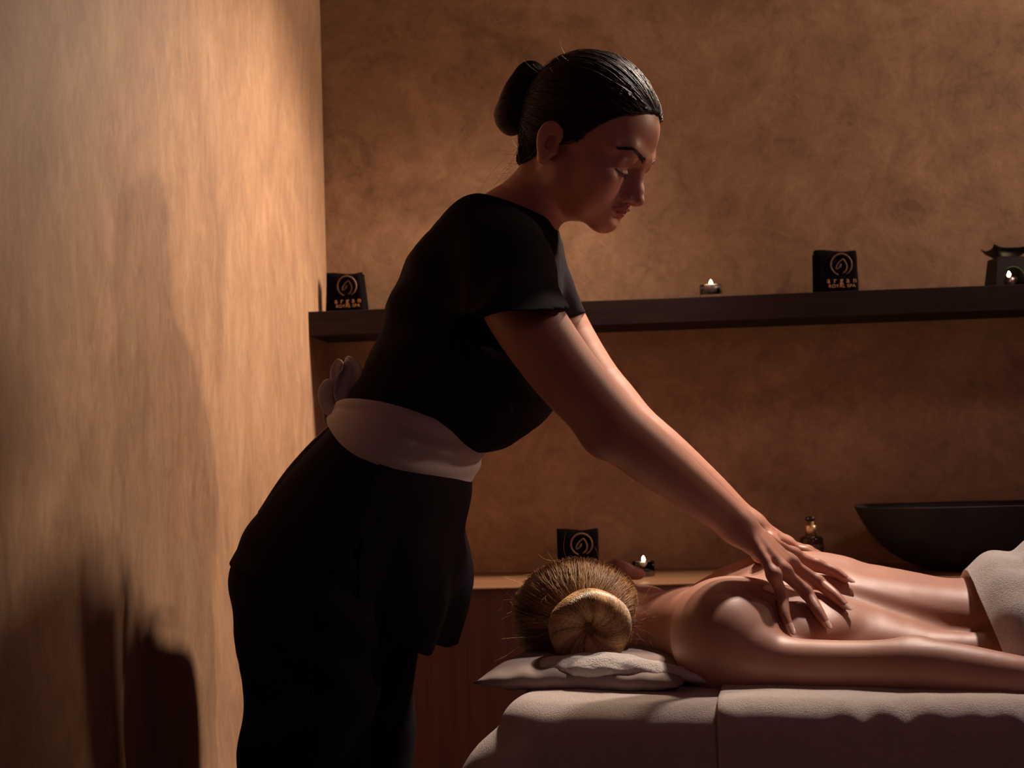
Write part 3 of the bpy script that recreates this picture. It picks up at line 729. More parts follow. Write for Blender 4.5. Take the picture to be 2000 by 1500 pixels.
# joints over the client's skin: walk along the pixel's ray until the given clearance is reached
CLt = Sdf(); CLt.ops = CL.ops
def clr(px, py, c, dmax=2.35):
    ds = np.linspace(1.7, dmax, 500); P = np.array([at(px, py, d) for d in ds]); f = CLt(P)
    i = np.argmax(f < c) if (f < c).any() else int(np.argmin(f))
    return P[i]
def hand(S, wrist, mcp, fingers, thumb, rb, up):
    """wrist point, list of 4 knuckle points, 4 finger joint lists, thumb joint list"""
    cm = np.mean(mcp, 0); lt = unit(mcp[0]-mcp[3])
    S.limb([wrist, wrist*.55+cm*.45, cm*.88+wrist*.12], [.0225, .0175, .0125], k=.012, n=6, lat=lt, asp=[1.15, 1.85, 2.9])
    for i in range(4):
        S.limb([wrist*.7+mcp[i]*.3+up*.009, mcp[i]*.7+wrist*.3+up*.0065, mcp[i]+up*.002], [.0062, .0060, rb[i]*.95], k=.008, n=7)
        S.ell(mcp[i]+up*.0030, (.0082-.0008*(i == 3),)*2+(.0070-.0008*(i == 3),), k=.013)
        J = [mcp[i]]+fingers[i]
        S.limb(J, [rb[i], rb[i]*.95, rb[i]*.85, rb[i]*.64], k=.0055, n=13)
        S.ell(J[1]+up*.0008, (rb[i]*1.0,)*3, k=.005)
    S.limb(thumb, [.014, .0115, .0095, .0075], k=.012, n=10)
wr = near[-1]
mcp = [clr(1550, 1086, .028), clr(1545, 1102, .028), clr(1532, 1118, .028), clr(1512, 1126, .028)]
fin = [[clr(1597, 1105, .0125), clr(1630, 1117, .0085), clr(1652, 1131, .0058)],
       [clr(1597, 1137, .0130), clr(1629, 1162, .0085), clr(1650, 1183, .0058)],
       [clr(1574, 1157, .0125), clr(1597, 1192, .0080), clr(1612, 1216, .0056)],
       [clr(1527, 1162, .0115), clr(1533, 1200, .0075), clr(1543, 1226, .0052)]]
print('mcp', [m.round(3) for m in mcp]); print('tips', [f[-1].round(3) for f in fin], 'wrist', wr.round(3))
up_n = unit(np.array([-.1, -.35, .9]))
thumb = [wr*.6+mcp[0]*.4+np.array([.0, .02, -.012]), clr(1500, 1098, .016)+np.array([0, .045, 0]), clr(1545, 1092, .012)+np.array([0, .05, 0]), clr(1575, 1094, .008)+np.array([0, .05, 0])]
hand(WB, wr, mcp, fin, thumb, [.0092, .0094, .0090, .0082], up_n)
NAILS = [(fin[i][1], fin[i][2]) for i in range(4)]
# far hand: slides over the far side of the back
wf = far[-1]
fm = [at(1540, 1067, 2.155), at(1538, 1064, 2.18), at(1530, 1062, 2.205), at(1518, 1062, 2.225)]
ff = [[at(1572, 1079, 2.15), at(1594, 1086, 2.15), at(1610, 1095, 2.155)],
      [at(1578, 1077, 2.19), at(1606, 1090, 2.20), at(1622, 1104, 2.205)],
      [at(1568, 1078, 2.22), at(1592, 1096, 2.235), at(1604, 1112, 2.24)],
      [at(1550, 1080, 2.245), at(1566, 1100, 2.26), at(1574, 1118, 2.265)]]
thf = [wf*.55+fm[0]*.45+np.array([0, -.022, -.008]), at(1522, 1078, 2.115), at(1545, 1086, 2.105), at(1566, 1090, 2.10)]
hand(WB, wf, fm, ff, thf, [.0086, .0088, .0084, .0076], unit(np.array([0., .3, .95])))
therapist = empty('therapist', np.array([-.24, 2.05, 0]), 0, 'standing person in black tunic and trousers with grey sash leaning over the client', 'person')
# coarse body, fine head and hands: the same surface sampled at two pitches and joined into one mesh
def cut_mesh(V, Q, keep):
    m = keep(V); qk = m[Q].any(1); used = np.zeros(len(V), bool); used[Q[qk]] = True
    idx = np.cumsum(used)-1; return V[used], idx[Q[qk]]
hcut = at(1010, 425, 2.05); hn = unit(hl(-.022, 0, -.055)-NB)
def in_head(P): return ((P-hcut)@hn > 0) & (np.abs(P[:, 1]-2.035) < .098)
a0 = near[1]*.8+near[2]*.2; an = unit(near[2]-near[1]); b0 = far[1]*.8+far[2]*.2; bn = unit(far[2]-far[1])
def in_arms(P): return (((P-a0)@an > 0) & (P[:, 1] < 2.06) | ((P-b0)@bn > 0) & (P[:, 1] >= 2.06)) & ((P-hcut)@hn < 0) & (P[:, 0] > -.02+.0*P[:, 0]) & (((P-a0)@an > 0) | ((P-b0)@bn > 0))
def armbox(P, L):   # distance to the arm axis, so that the chest is not taken for an arm
    L = np.asarray(L); d = np.full(len(P), 9.)
    for i in range(len(L)-1):
        e = L[i+1]-L[i]; t = np.clip((P-L[i])@e/(e@e), 0, 1); d = np.minimum(d, np.linalg.norm(P-L[i]-t[:, None]*e, axis=1))
    return d
def is_head(P): return in_head(P)
def is_arm(P):
    n_ = ((P-a0)@an > 0) & ((armbox(P, near) < .062) | (P[:, 0] > near[-1][0]-.04) & (P[:, 1] < 2.09))
    f_ = ((P-b0)@bn > 0) & ((armbox(P, far) < .062) | (P[:, 0] > far[-1][0]-.04) & (P[:, 1] >= 2.09))
    return n_ | f_
Hh = (.0016 if not globals().get('QUICK') else .003)
parts = []
lo = HO-np.array([.15, .11, .20]); hi = HO+np.array([.17, .11, .16]); parts.append(cut_mesh(*mesh_sdf(WB, lo, hi, Hh), is_head))
pp = np.array([a0]+near[2:]+mcp+[x for f in fin for x in f]); parts.append(cut_mesh(*mesh_sdf(WB, pp.min(0)-.06, pp.max(0)+.05, .002), lambda P: is_arm(P) & (P[:, 1] < 2.06+.0*P[:, 0])))
pp = np.array([b0]+far[2:]+fm+[x for f in ff for x in f]); parts.append(cut_mesh(*mesh_sdf(WB, np.maximum(pp.min(0)-.06, (-9, 2.05, -9)), pp.max(0)+.05, .002), lambda P: is_arm(P) & (P[:, 1] >= 2.06)))
parts.append(cut_mesh(*mesh_sdf(WB, (-.36, 1.75, .85), (.60, 2.36, 1.62), .004), lambda P: ~is_head(P) & ~is_arm(P)))
Vw = np.concatenate([p[0] for p in parts]); off = np.cumsum([0]+[len(p[0]) for p in parts]); Qw = np.concatenate([p[1]+o for p, o in zip(parts, off)])
print('therapist', len(Vw)); wb_ = obj_np('body', Vw, Qw, M_skin1, therapist)
set_attr(wb_, 'tint', lips_tint(Vw, WH))
# ------------------------------------------------------------------ therapist: clothes
M_tunic = m_cloth('tunic_black', (.013, .009, .013), .9, spec=.04, sheen=0.)
M_trou = m_cloth('trousers_black', (.013, .009, .014), .9, spec=.05, sheen=0.)
M_sash = m_cloth('sash_grey', (.40, .33, .33), .85, sheen=.1)
DW = 2.05
def on_surface(S, p, d, reach=.25, n=160):
    ts = np.linspace(0, reach, n); P = p+ts[:, None]*d; f = S(P); i = int(np.argmax(f < 0)); return P[i] if (f < 0).any() else P[int(np.argmin(f))]
def normals(V, Q):
    n = np.zeros_like(V); a = np.cross(V[Q[:, 2]]-V[Q[:, 0]], V[Q[:, 3]]-V[Q[:, 1]])
    for i in range(4): np.add.at(n, Q[:, i], a)
    return n/(np.linalg.norm(n, axis=1)[:, None]+1e-12)
TU = Sdf()
secs = [((1004, 425), .055, 1.15), ((988, 478), .076, 1.80), ((962, 555), .098, 1.70), ((928, 643), .118, 1.42), ((892, 722), .121, 1.24), ((844, 772), .099, 1.30), ((800, 812), .081, 1.50), ((744, 880), .076, 1.5)]
TU.limb([at(*c, DW) for c, r, a in secs], [r for c, r, a in secs], k=.02, lat=BLAT, asp=[a for c, r, a in secs], n=26)
# bust line and the loose front that falls over the sash
TU.limb([at(1030, 700, 2.03), at(1018, 760, 2.04), at(980, 800, 2.05)], [.052, .050, .038], k=.05, lat=BLAT, asp=[1.9, 2.0, 1.9], n=6)
TU.limb([at(945, 448, 2.05), at(905, 510, 2.05), at(865, 590, 2.05)], [.030, .042, .046], k=.05, lat=BLAT, asp=[2.6, 2.8, 2.6], n=5)
def cone(a, b, ra, rb, lat=None, asp=1.):
    a = np.asarray(a); b = np.asarray(b); d = b-a
    def fn(P):
        q = P-a; t = (q@d)/(d@d); q = q-t[..., None]*d
        if lat is not None: l = q@lat; q = q+(l/asp-l)[..., None]*lat
        return np.sqrt((q*q).sum(-1))-(ra+(rb-ra)*t), t
    return fn, np.linalg.norm(d)
def sleeve(a, b, ra, rb, hc, hn_, asp=1.):
    L = unit(np.cross(b-a, unit(hn_)+np.array([.3, 0, 0])))
    fo, ln = cone(a, b, ra, rb)
    def outer(P):
        g, t = fo(P); return np.maximum(np.maximum(g, (P-hc)@hn_), -t*ln)
    R = max(ra, rb)+.05; lo = np.minimum(a, b)-R; hi = np.maximum(a, b)+R
    TU.add(outer, lo, hi, .028)
    def inner(P):
        g, t = fo(P); return np.maximum(g+.0075, ln-.058-t*ln)
    TU.add(inner, lo, hi, .003, sub=True)
sleeve(at(958, 470, 1.985), at(1000, 625, 1.86), .060, .0735, at(1000, 609, 1.86), unit(np.array([.02, .10, -1.])))
TU.ell(at(985, 535, 1.905), (.066, .062, .066), k=.03)
sleeve(at(1020, 500, 2.13), at(1082, 640, 2.22), .055, .0560, at(1100, 632, 2.23), unit(np.array([.35, .0, -.93])))
# neck opening
cn = unit(hl(-.022, 0, -.055)-NB)
ca = at(1002, 418, 2.05)
TU.add(lambda P: -((P-ca)@unit(U_*.66+R_*-.02+W_*-.0+cn*.55)), ca-.10, ca+.10, .003, sub=True)
fo_n, ln_n = cone(at(980, 470, 2.05), at(1020, 400, 2.045), .056, .0585, BLAT, 1.05)
TU.add(lambda P: np.maximum(fo_n(P)[0], .0-fo_n(P)[1]*ln_n), ca-.10, ca+.10, .003, sub=True)
V, Q = mesh_sdf(TU, (-.36, 1.74, 1.06), (.22, 2.36, 1.62), .0032)
N = normals(V, Q)
# cloth folds: fine drag lines from the armpit and across the waist
ap = at(900, 650, 1.90); px_ = np.array([topx(p) for p in V]); rad = np.hypot(px_[:, 0]-895, px_[:, 1]-640); ang = np.arctan2(px_[:, 1]-640, px_[:, 0]-895)
fold = .0030*np.sin(ang*9+rad*.012)*np.exp(-((rad-110)/120)**2)+.0028*vnoise(V, 26, 1.)*.8+.0016*vnoise(V, 60, 3.)
fold += .0045*np.sin(px_[:, 0]*.030-px_[:, 1]*.075)*np.exp(-((px_[:, 1]-800)/45)**2)*(px_[:, 0] < 1000)
thin = np.clip((V[:, 2]-1.2)/.0+0, 0, 1) if False else 1.
V = V+N*(fold*thin)[:, None]
tun = obj_np('tunic', V, Q, M_tunic, therapist)
def sect(B, Fp, w, n, th0, th1, dn=DW, wob=None, e=1.):
    Bw, Fw = at(*B, dn), at(*Fp, dn); c = (Bw+Fw)/2; a = (Fw-Bw)/2; th = np.linspace(th0, th1, n)
    cs, sn = np.cos(th), np.sin(th); cs = np.sign(cs)*np.abs(cs)**e; sn = np.sign(sn)*np.abs(sn)**e
    m = 1+(wob(th) if wob is not None else 0)
    return c+(cs*m)[:, None]*a+(sn*m*w)[:, None]*BLAT
def panel(name, Bs, Fs, ws, th0s, th1s, nu, nv, wob, mat, closed=False, thick=.0016, parent=None):
    t = np.linspace(0, 1, nv); B = cr(Bs, t); Fp = cr(Fs, t); w = cr(ws, t)[:, 0]; a0_ = cr(th0s, t)[:, 0]; a1_ = cr(th1s, t)[:, 0]
    V = []
    for j in range(nv):
        p = sect(B[j], Fp[j], w[j], nu+(1 if closed else 0), math.radians(a0_[j]), math.radians(a1_[j]), wob=(lambda th, v=t[j]: wob(th, v)))
        V += list(p[:-1] if closed else p)
    o = obj(name, V, grid_faces(nu, nv, closed), mat, parent or therapist); mod_solid(o, thick, 0); mod_sub(o, 1); return o
# front skirt of the tunic, hanging forward in folds
def wf_(th, v):
    f = (1-np.abs(np.sin(th*2.6+1.0+v*.55))**.7)*.16-.05+.05*np.sin(th*8.5+2-v*1.5)+.02*np.sin(th*17+v*3)
    return min(1, v*2.0)*(.35+.65*v)*f*np.clip(np.cos(th*.6), 0, 1)**.5
fp = panel('tunic_front_skirt', [(690, 806), (600, 905), (545, 985), (485, 1060), (455, 1060), (440, 985)],
           [(912, 925), (913, 980), (902, 1045), (912, 1100), (916, 1170), (884, 1268)], [.145, .165, .175, .18, .18, .175],
           [-84, -78, -72, -70, -68, -66], [92, 92, 92, 90, 88, 86], 64, 40, wf_, M_tunic, parent=None)
def wb2(th, v): return .010*np.sin(th*7+v*3)*v+.004*np.sin(th*15-v*5)
bpn = panel('tunic_back_skirt', [(690, 803), (600, 902), (521, 1005), (471, 1093)], [(905, 935), (905, 1010), (905, 1090), (912, 1150)], [.144, .166, .180, .186],
            [-80, -72, -74, -90], [-268, -269, -264, -250], 60, 30, wb2, M_tunic)
# stitched hem line of the front skirt
# trousers
TR = Sdf()
TR.limb([at(765, 900, DW), at(715, 990, DW), at(668, 1085, DW), at(640, 1150, DW)], [.074, .094, .117, .121], k=.03, lat=BLAT, asp=[1.5, 1.45, 1.32, 1.25], n=10)
nl = [at(622, 1130, 1.98), at(614, 1200, 1.97), at(604, 1350, 1.965), at(595, 1500, 1.96)]
fl = [at(660, 1130, 2.13), at(676, 1220, 2.14), at(682, 1350, 2.15), at(685, 1500, 2.16)]
def down(p, dx, dy, z): return np.array([p[0]+dx, p[1]+dy, z])
nl += [down(nl[-1], -.005, 0, .48), down(nl[-1], -.045, 0, .25), down(nl[-1], -.05, .0, .045)]
fl += [down(fl[-1], .01, 0, .48), down(fl[-1], -.01, 0, .25), down(fl[-1], -.02, .0, .045)]
TR.limb(nl, [.112, .1075, .0935, .0895, .080, .074, .080], k=.035, n=26, lat=BLAT, asp=[.9, .86, .85, .86, .9, .95, .95])
TR.limb(fl, [.110, .1080, .1010, .0960, .082, .074, .078], k=.035, n=26, lat=BLAT, asp=[.9, .86, .84, .84, .9, .95, .95])
for p in (nl[-1], fl[-1]): TR.add(lambda P, z=.018: (z-P[..., 2])*1.0, np.array([p[0]-.12, p[1]-.12, -.1]), np.array([p[0]+.12, p[1]+.12, .04]), .002, sub=True)
V, Q = mesh_sdf(TR, (-.44, 1.80, .0), (.02, 2.34, 1.16), .0055)
N = normals(V, Q)
fold = .0045*vnoise(V*np.array([1, 1, .8]), 20, 2.)+.003*np.sin(V[:, 2]*70+V[:, 0]*60)*np.exp(-((V[:, 2]-.93)/.10)**2)+.0035*np.sin(V[:, 2]*55-V[:, 0]*25+1)*np.exp(-((V[:, 2]-.79)/.07)**2)
V = V+N*fold[:, None]
tro = obj_np('trousers', V, Q, M_trou, therapist)
# side seam of the near leg
seam = []
for y in np.linspace(1195, 1500, 30):
    x = np.interp(y, [1195, 1300, 1500], [612, 611, 609]); r_ = ray(x, y); seam.append(on_surface(TR, CAMP+r_*1.7, r_*1., .5, 600)-r_*.0045)
obj('side_seam', *tube_geo(seam, .0011, 6), M_trou, tro)
# shoes
M_shoe = simple('shoe_black', (.015, .013, .015), .45)
for nm, p in (('shoe', nl[-1]), ('shoe', fl[-1])):
    S = Sdf(); q = np.array([p[0], p[1], 0])
    S.limb([q+[-.05, 0, .035], q+[.03, 0, .04], q+[.11, -.01, .030], q+[.165, -.015, .024]], [.034, .036, .034, .022], k=.01, n=8, lat=BLAT, asp=[1.0, 1.05, 1.25, 1.4])
    S.add(lambda P: (P[..., 2]-.002)*-1., q-[.3, .3, .1], q+[.3, .3, .05], .002, sub=False) if False else None
    S.add(lambda P: .003-P[..., 2], q-[.3, .3, .1], q+[.3, .3, .01], .002, sub=True)
    V, Q = mesh_sdf(S, q+[-.12, -.09, -.02], q+[.22, .09, .10], .006); obj_np(nm, V, Q, M_shoe, therapist)
# sash
def sash():
    nu, nv = 120, 17; V = []
    for j in range(nv):
        v = j/(nv-1)
        B = np.array([690, 789])*(1-v)+np.array([671, 817])*v; Fp = np.array([944, 851])*(1-v)+np.array([903, 940])*v
        th = np.linspace(0, 2*math.pi, nu+1)[:-1]; side = np.sin(th)**2
        pleat = .0032*np.sin(v*17+2.2*np.cos(th)+1.2*np.sin(th*2))*(.5+.5*side)+.003*np.sin(v*8+th*2)
        Bw, Fw = at(*B, DW), at(*Fp, DW); c = (Bw+Fw)/2; a = (Fw-Bw)/2; an_ = unit(a); w = .154
        up_ = unit(np.cross(an_, BLAT)); up_ = up_ if up_[2] > 0 else -up_
        bulge = .006*math.sin(math.pi*v)
        P = c+np.cos(th)[:, None]*a*1.0+np.sin(th)[:, None]*BLAT*w
        rad_ = np.cos(th)[:, None]*an_+np.sin(th)[:, None]*BLAT
        P = P+rad_*(bulge+pleat+.003)[:, None]+up_*((.020*(1-v)-.017*v)*side)[:, None]
        V += list(P)
    o = obj('sash', V, grid_faces(nu, nv, True), M_sash, therapist); mod_solid(o, .0025, 0); mod_sub(o, 1); return o
sa = sash()
def ribbon(name, pts, widths, wdir, mat, parent, n=40, nw=9, curl=0., thick=.0022, rip=.0):
    t = np.linspace(0, 1, n); P = cr(pts, t); w = cr(widths, t)[:, 0]; D = cr(wdir, t); V = []
    T = np.gradient(P, axis=0); T /= np.linalg.norm(T, axis=1)[:, None]
    for i in range(n):
        d = D[i]-T[i]*(D[i]@T[i]); d = unit(d); nn = np.cross(T[i], d)
        for k in range(nw):
            s_ = (k/(nw-1)-.5); V.append(P[i]+d*s_*w[i]+nn*(curl*(s_*s_*4)+rip*math.sin(s_*14+i*.3)))
    o = obj(name, V, grid_faces(nw, n), mat, parent); mod_solid(o, thick, 0); mod_sub(o, 1); return o
KD = 2.045
bl = BLAT; bx_ = np.array([1., 0, .1])
ribbon('sash_loop', [at(676, 806, KD), at(657, 792, KD), at(656, 768, KD), at(666, 745, KD), at(664, 724, KD), at(671, 709, KD), at(683, 720, KD), at(684, 745, KD), at(684, 775, KD), at(684, 803, KD)],
       [.022, .040, .050, .034, .026, .020, .030, .046, .050, .026], [bl*.55+bx_*.8]*5+[bl*.35+bx_*.9]*5, M_sash, sa, curl=.006, rip=.0016)
ribbon('sash_loop', [at(676, 812, KD+.02), at(650, 800, KD+.03), at(644, 815, KD+.03), at(652, 826, KD+.03), at(672, 818, KD+.02)], [.018, .028, .03, .026, .018], [bl*.8+bx_*.5]*5, M_sash, sa, n=24, curl=.003)
ribbon('sash_tail', [at(670, 816, KD+.03), at(635, 847, KD+.05), at(591, 898, KD+.05), at(551, 950, KD+.05), at(515, 1004, KD+.05)], [.030, .050, .060, .064, .066], [bl]*5, M_sash, sa, n=30, rip=.0012)
S = Sdf(); S.ell(at(675, 806, KD), (.015, .020, .018), k=.006); S.limb([at(664, 798, KD-.02), at(674, 812, KD-.022), at(688, 812, KD-.015)], [.009, .010, .008], k=.006, n=6)
S.limb([at(666, 814, KD-.01), at(676, 797, KD-.018), at(690, 795, KD-.012)], [.007, .008, .006], k=.004, n=6)
V, Q = mesh_sdf(S, at(675, 806, KD)-.05, at(675, 806, KD)+.05, .0025); obj_np('sash_knot', V, Q, M_sash, sa)
# finger nails
M_nail = simple('nail_varnish', (.72, .48, .40), .2, coat=.5)
def nail(j0, j1, parent, up=up_n, rw=.0056):
    t = unit(j1-j0); u = unit(up-t*(up@t)); s_ = np.cross(t, u); V = []
    nu, nv = 9, 9
    for j in range(nv):
        v = j/(nv-1); y = -.0060+v*.0200; w = rw*(1-.10*v)*math.sqrt(max(0, 1-max(0, (v-.55)/.46)**2.2))*math.sqrt(max(.0, 1-max(0, (.18-v)/.2)**2))
        for i in range(nu):
            a = (i/(nu-1)-.5)*2; V.append(j1+t*y+s_*a*w+u*(.0052-.0030*a*a*(w/rw)**2-.0016*v*v+.0004*v))
    o = obj('fingernail', V, grid_faces(nu, nv), M_nail, parent); mod_solid(o, .0006, 0); mod_sub(o, 1); return o
for a_, b_ in NAILS: nail(a_, b_, wb_)
for f_ in ff: nail(f_[1], f_[2], wb_)
# ------------------------------------------------------------------ hair
def poly_sdf(pts):
    A = np.asarray(pts, float); B = np.roll(A, -1, 0)
    def fn(x, z):
        d = np.full(x.shape, 1e9); s = np.ones(x.shape)
        for a, b in zip(A, B):
            e = b-a; wx, wz = x-a[0], z-a[1]; t = np.clip((wx*e[0]+wz*e[1])/(e@e), 0, 1)
            d = np.minimum(d, (wx-e[0]*t)**2+(wz-e[1]*t)**2)
            c1 = z >= a[1]; c2 = z < b[1]; c3 = e[0]*wz > e[1]*wx
            fl = (c1 & c2 & c3) | (~c1 & ~c2 & ~c3); s = np.where(fl, -s, s)
        return s*np.sqrt(d)
    return fn
def hair_cap(M, grow, poly, nape=True):
    S = Sdf(); g = grow
    S.ell(tuple(HS*c for c in (-.012, 0, .040)), tuple(HS*c+g for c in (.083, .070, .083)), .02, M=M)
    S.ell(tuple(HS*c for c in (.030, 0, .046)), tuple(HS*c+g*.45 for c in (.0600, .0585, .056)), .03, M=M)
    if nape: S.chain([(-.030, 0, -.005), (-.030, 0, -.045)], [.050+g*.7, .045+g*.5], k=.02, M=M, lat=(0, 1, 0), asp=[1, 1])
    pf = poly_sdf(poly)
    def cut(P):
        q = (P-M[0])@M[1]; q = q/HS; return -pf(q[..., 0], q[..., 2])*HS
    lo = M[0]-.25; hi = M[0]+.25
    S.add(cut, lo, hi, .004, sub=True)
    return S
def project(S, P, it=5):
    for _ in range(it):
        f = S(P); G = np.stack([(S(P+np.array(e)*.001)-S(P-np.array(e)*.001))/.002 for e in ((1, 0, 0), (0, 1, 0), (0, 0, 1))], -1)
        n = G/(np.linalg.norm(G, axis=-1, keepdims=True)+1e-9); P = P-n*f[..., None]
    return P, n
def strands_mesh(paths, rad, nseg, col):
    """paths (n,m,3) -> three-sided hairs"""
    n, m, _ = paths.shape; T = np.gradient(paths, axis=1); T /= np.linalg.norm(T, axis=2, keepdims=True)+1e-12
    ref = np.array([.3, .5, .8]); a = np.cross(T, ref); a /= np.linalg.norm(a, axis=2, keepdims=True)+1e-9; b = np.cross(T, a)
    prof = np.ones(m); prof[-1] = .3; prof[0] = .2; r = rad[:, None]*prof[None, :]
    V = np.stack([paths+r[..., None]*(math.cos(t)*a+math.sin(t)*b) for t in (0, 2*math.pi/3, 4*math.pi/3)], 2)   # n,m,3,3
    idx = np.arange(n*m*3).reshape(n, m, 3)
    Q = np.concatenate([np.stack([idx[:, :-1, k], idx[:, :-1, (k+1) % 3], idx[:, 1:, (k+1) % 3], idx[:, 1:, k]], -1).reshape(-1, 4) for k in range(3)])
    c = np.repeat(col, m*3)
    return V.reshape(-1, 3), Q, c
rng = np.random.default_rng(3)
def scalp_strands(S, M, bun_l, n, rad, rise, stray=.0, m=16, lk=.0008):
    """combed hair: every hair follows the scalp from its root to the foot of the bun"""
    c0 = np.array([-.01, 0, .035])*HS
    d = rng.normal(size=(n*6, 3)); d /= np.linalg.norm(d, axis=1)[:, None]
    R0 = M[0]+(c0+d*.10)@M[1].T; P, _ = project(S, R0, 4)
    q = (P-M[0])@M[1]; bun = np.asarray(bun_l, float); db = bun-c0; db /= np.linalg.norm(db)
    dq = q-c0; dq = dq/np.linalg.norm(dq, axis=1)[:, None]; om = np.arccos(np.clip(dq@db, -1, 1))
    ok = (np.abs(S(P)) < .002) & (rng.random(len(P)) < (om/1.7)**2.2+.05); P = P[ok][:n]; q = q[ok][:n]
    dq = q-c0; L = np.linalg.norm(dq, axis=1); dq = dq/L[:, None]
    om = np.arccos(np.clip(dq@db, -1, 1)); t = np.linspace(0, 1, m)
    spread = rng.normal(size=(len(P), 3))*.06
    dbn = db+spread; dbn /= np.linalg.norm(dbn, axis=1)[:, None]
    om = np.maximum(om, .05)
    tt = t[None, :]*np.minimum(1, .55+.45*rng.random(len(P)))[:, None]
    D = (np.sin((1-tt)*om[:, None])[..., None]*dq[:, None, :]+np.sin(tt*om[:, None])[..., None]*dbn[:, None, :])/np.sin(om)[:, None, None]
    W = M[0]+(c0+D*.11)@M[1].T
    W, nn = project(S, W, 4)
    lock = np.sin(D[:, :, 1]*38+D[:, :, 2]*26)*lk
    W = W+nn*((rng.random(len(P))*rise)[:, None]*np.sqrt(np.clip(t*4, 0, 1))[None, :]+.0001)[..., None]+nn*lock[..., None]
    if stray: W = W+nn*(np.sin(t*math.pi)[None, :]*(rng.random(len(P))**6*stray)[:, None])[..., None]
    bad = np.abs(S(W)) > .02; W = W[~bad.any(1)]
    return W
def bun_mesh(C, ax, up_, R, r, squash, twist, name, mat, parent, n=900, rad=.0004, lumps=.004, coff=0., stretch=1.0):
    """coiled bun: a torus of wound hair; ax = outward axis"""
    ax = unit(ax); u = unit(up_-ax*(up_@ax)); v = np.cross(ax, u)
    def tor(phi, psi, k=1.):
        rr = r*k*(1+lumps/r*np.sin(2*phi+.8)+.03*np.sin(5*phi+2*psi))
        return C+((R+rr*np.cos(psi))*np.cos(phi)*stretch)[..., None]*u+((R+rr*np.cos(psi))*np.sin(phi))[..., None]*v+(rr*np.sin(psi)*squash)[..., None]*ax
    nu, nv = 72, 24; ph = np.linspace(0, 2*math.pi, nu+1)[:-1]; ps = np.linspace(0, 2*math.pi, nv+1)[:-1]
    PH, PS = np.meshgrid(ph, ps, indexing='xy'); V = tor(PH, PS).reshape(-1, 3)
    I = np.arange(nu*nv).reshape(nv, nu); Q = np.stack([I, np.roll(I, -1, 1), np.roll(np.roll(I, -1, 1), -1, 0), np.roll(I, -1, 0)], -1).reshape(-1, 4)
    m = 14; p0 = rng.random(n)*2*math.pi; t = np.linspace(0, 1, m); s0 = rng.normal(0, .35, n)
    psi = (math.pi*1.02+s0)[:, None]*1.0-(math.pi*1.25+rng.random(n)*.5)[:, None]*t[None, :]
    phi = p0[:, None]+twist*t[None, :]+rng.normal(0, .10, n)[:, None]*t+.10*np.sin(p0*7)[:, None]*t+.05*np.sin(p0*17)[:, None]*t*t
    paths = tor(phi, psi, 1+.012+rng.random(n)[:, None]*.035)
    V2, Q2, c2 = strands_mesh(paths, np.full(n, rad)*(.7+.6*rng.random(n)), m, np.clip(rng.normal(.42, .22, n)+.30*np.sin(p0*13+np.sin(p0*5)*2), 0, 1))
    Vt = np.concatenate([V, V2]); Qt = np.concatenate([Q, Q2+len(V)])
    o = obj_np(name, Vt, Qt, mat, parent); set_attr(o, 'strand', np.concatenate([np.full(len(V), .15), c2])); return o
def flyaways(n, base, dirs, ln, rad, curl):
    m = 10; t = np.linspace(0, 1, m); out = []
    for i in range(n):
        b, d = base[i], dirs[i]; k = rng.normal(size=3)*curl; k2 = rng.normal(size=3)*curl*.5; L = ln*(.4+.8*rng.random())
        out.append(b+d*(L*t)[:, None]+k*(L*t*t)[:, None]+k2*L*np.sin(t*5)[:, None]*.35)
    return np.array(out)
# --- therapist: dark hair combed back into a bun
M_dark = m_hair('dark_hair', (.010, .0055, .0055), (.042, .019, .016), .5, .28)
polyW = [(.14, .100), (.086, .096), (.070, .082), (.050, .060), (.036, .042), (.025, .024), (.018, .010), (.013, .011), (.007, .020), (-.002, .022), (-.014, .024), (-.024, .016), (-.030, .0), (-.032, -.022), (-.042, -.040), (-.058, -.055), (-.14, -.055), (-.14, .18), (.14, .18)]
SH = hair_cap(WH, .0075, polyW)
V, Q = mesh_sdf(SH, HO-.16, HO+.17, .0026)
BUNW = np.array([-.103, 0, .016])
W = scalp_strands(SH, WH, BUNW, 2600, .0004, .0022, .004)
V2, Q2, c2 = strands_mesh(W, .00045*(.7+.6*rng.random(len(W))), 16, rng.random(len(W)))
ba = project(SH, HO+(np.array([-.01, 0, .035])+unit(np.array([1., 0, 0]))*0+rng.normal(size=(160, 3))*.1)@HR.T, 4)
fb, fn_ = ba[0], ba[1]; okf = np.abs(SH(fb)) < .002; fb, fn_ = fb[okf], fn_[okf]
fl_ = flyaways(len(fb), fb, fn_*.35-HR[:, 0]*.9, .020, .0002, .35)
nb_ = hl(-.052, 0, -.045)+rng.normal(size=(60, 3))*.016; fl2 = flyaways(60, nb_, np.tile(unit(-HR[:, 0]*.5-HR[:, 2]*1.0), (60, 1)), .035, .0002, .55)
V3, Q3, c3 = strands_mesh(np.concatenate([fl_, fl2]), np.full(len(fl_)+60, .00016), 10, np.full(len(fl_)+60, .8))
Vh = np.concatenate([V, V2, V3]); Qh = np.concatenate([Q, Q2+len(V), Q3+len(V)+len(V2)])
hw = obj_np('hair', Vh, Qh, M_dark, therapist); set_attr(hw, 'strand', np.concatenate([np.full(len(V), .1), c2, c3])); hw['label'] = 'dark brown hair combed back'
BC = hl(-.121, -.004, .025)
bun_mesh(BC, unit(-HR[:, 0]*.95-HR[:, 2]*.10), HR[:, 2],      .0230, .0205, .95, 1.4, 'hair_bun', M_dark, hw, 1100, .0005, .0035, stretch=1.2)
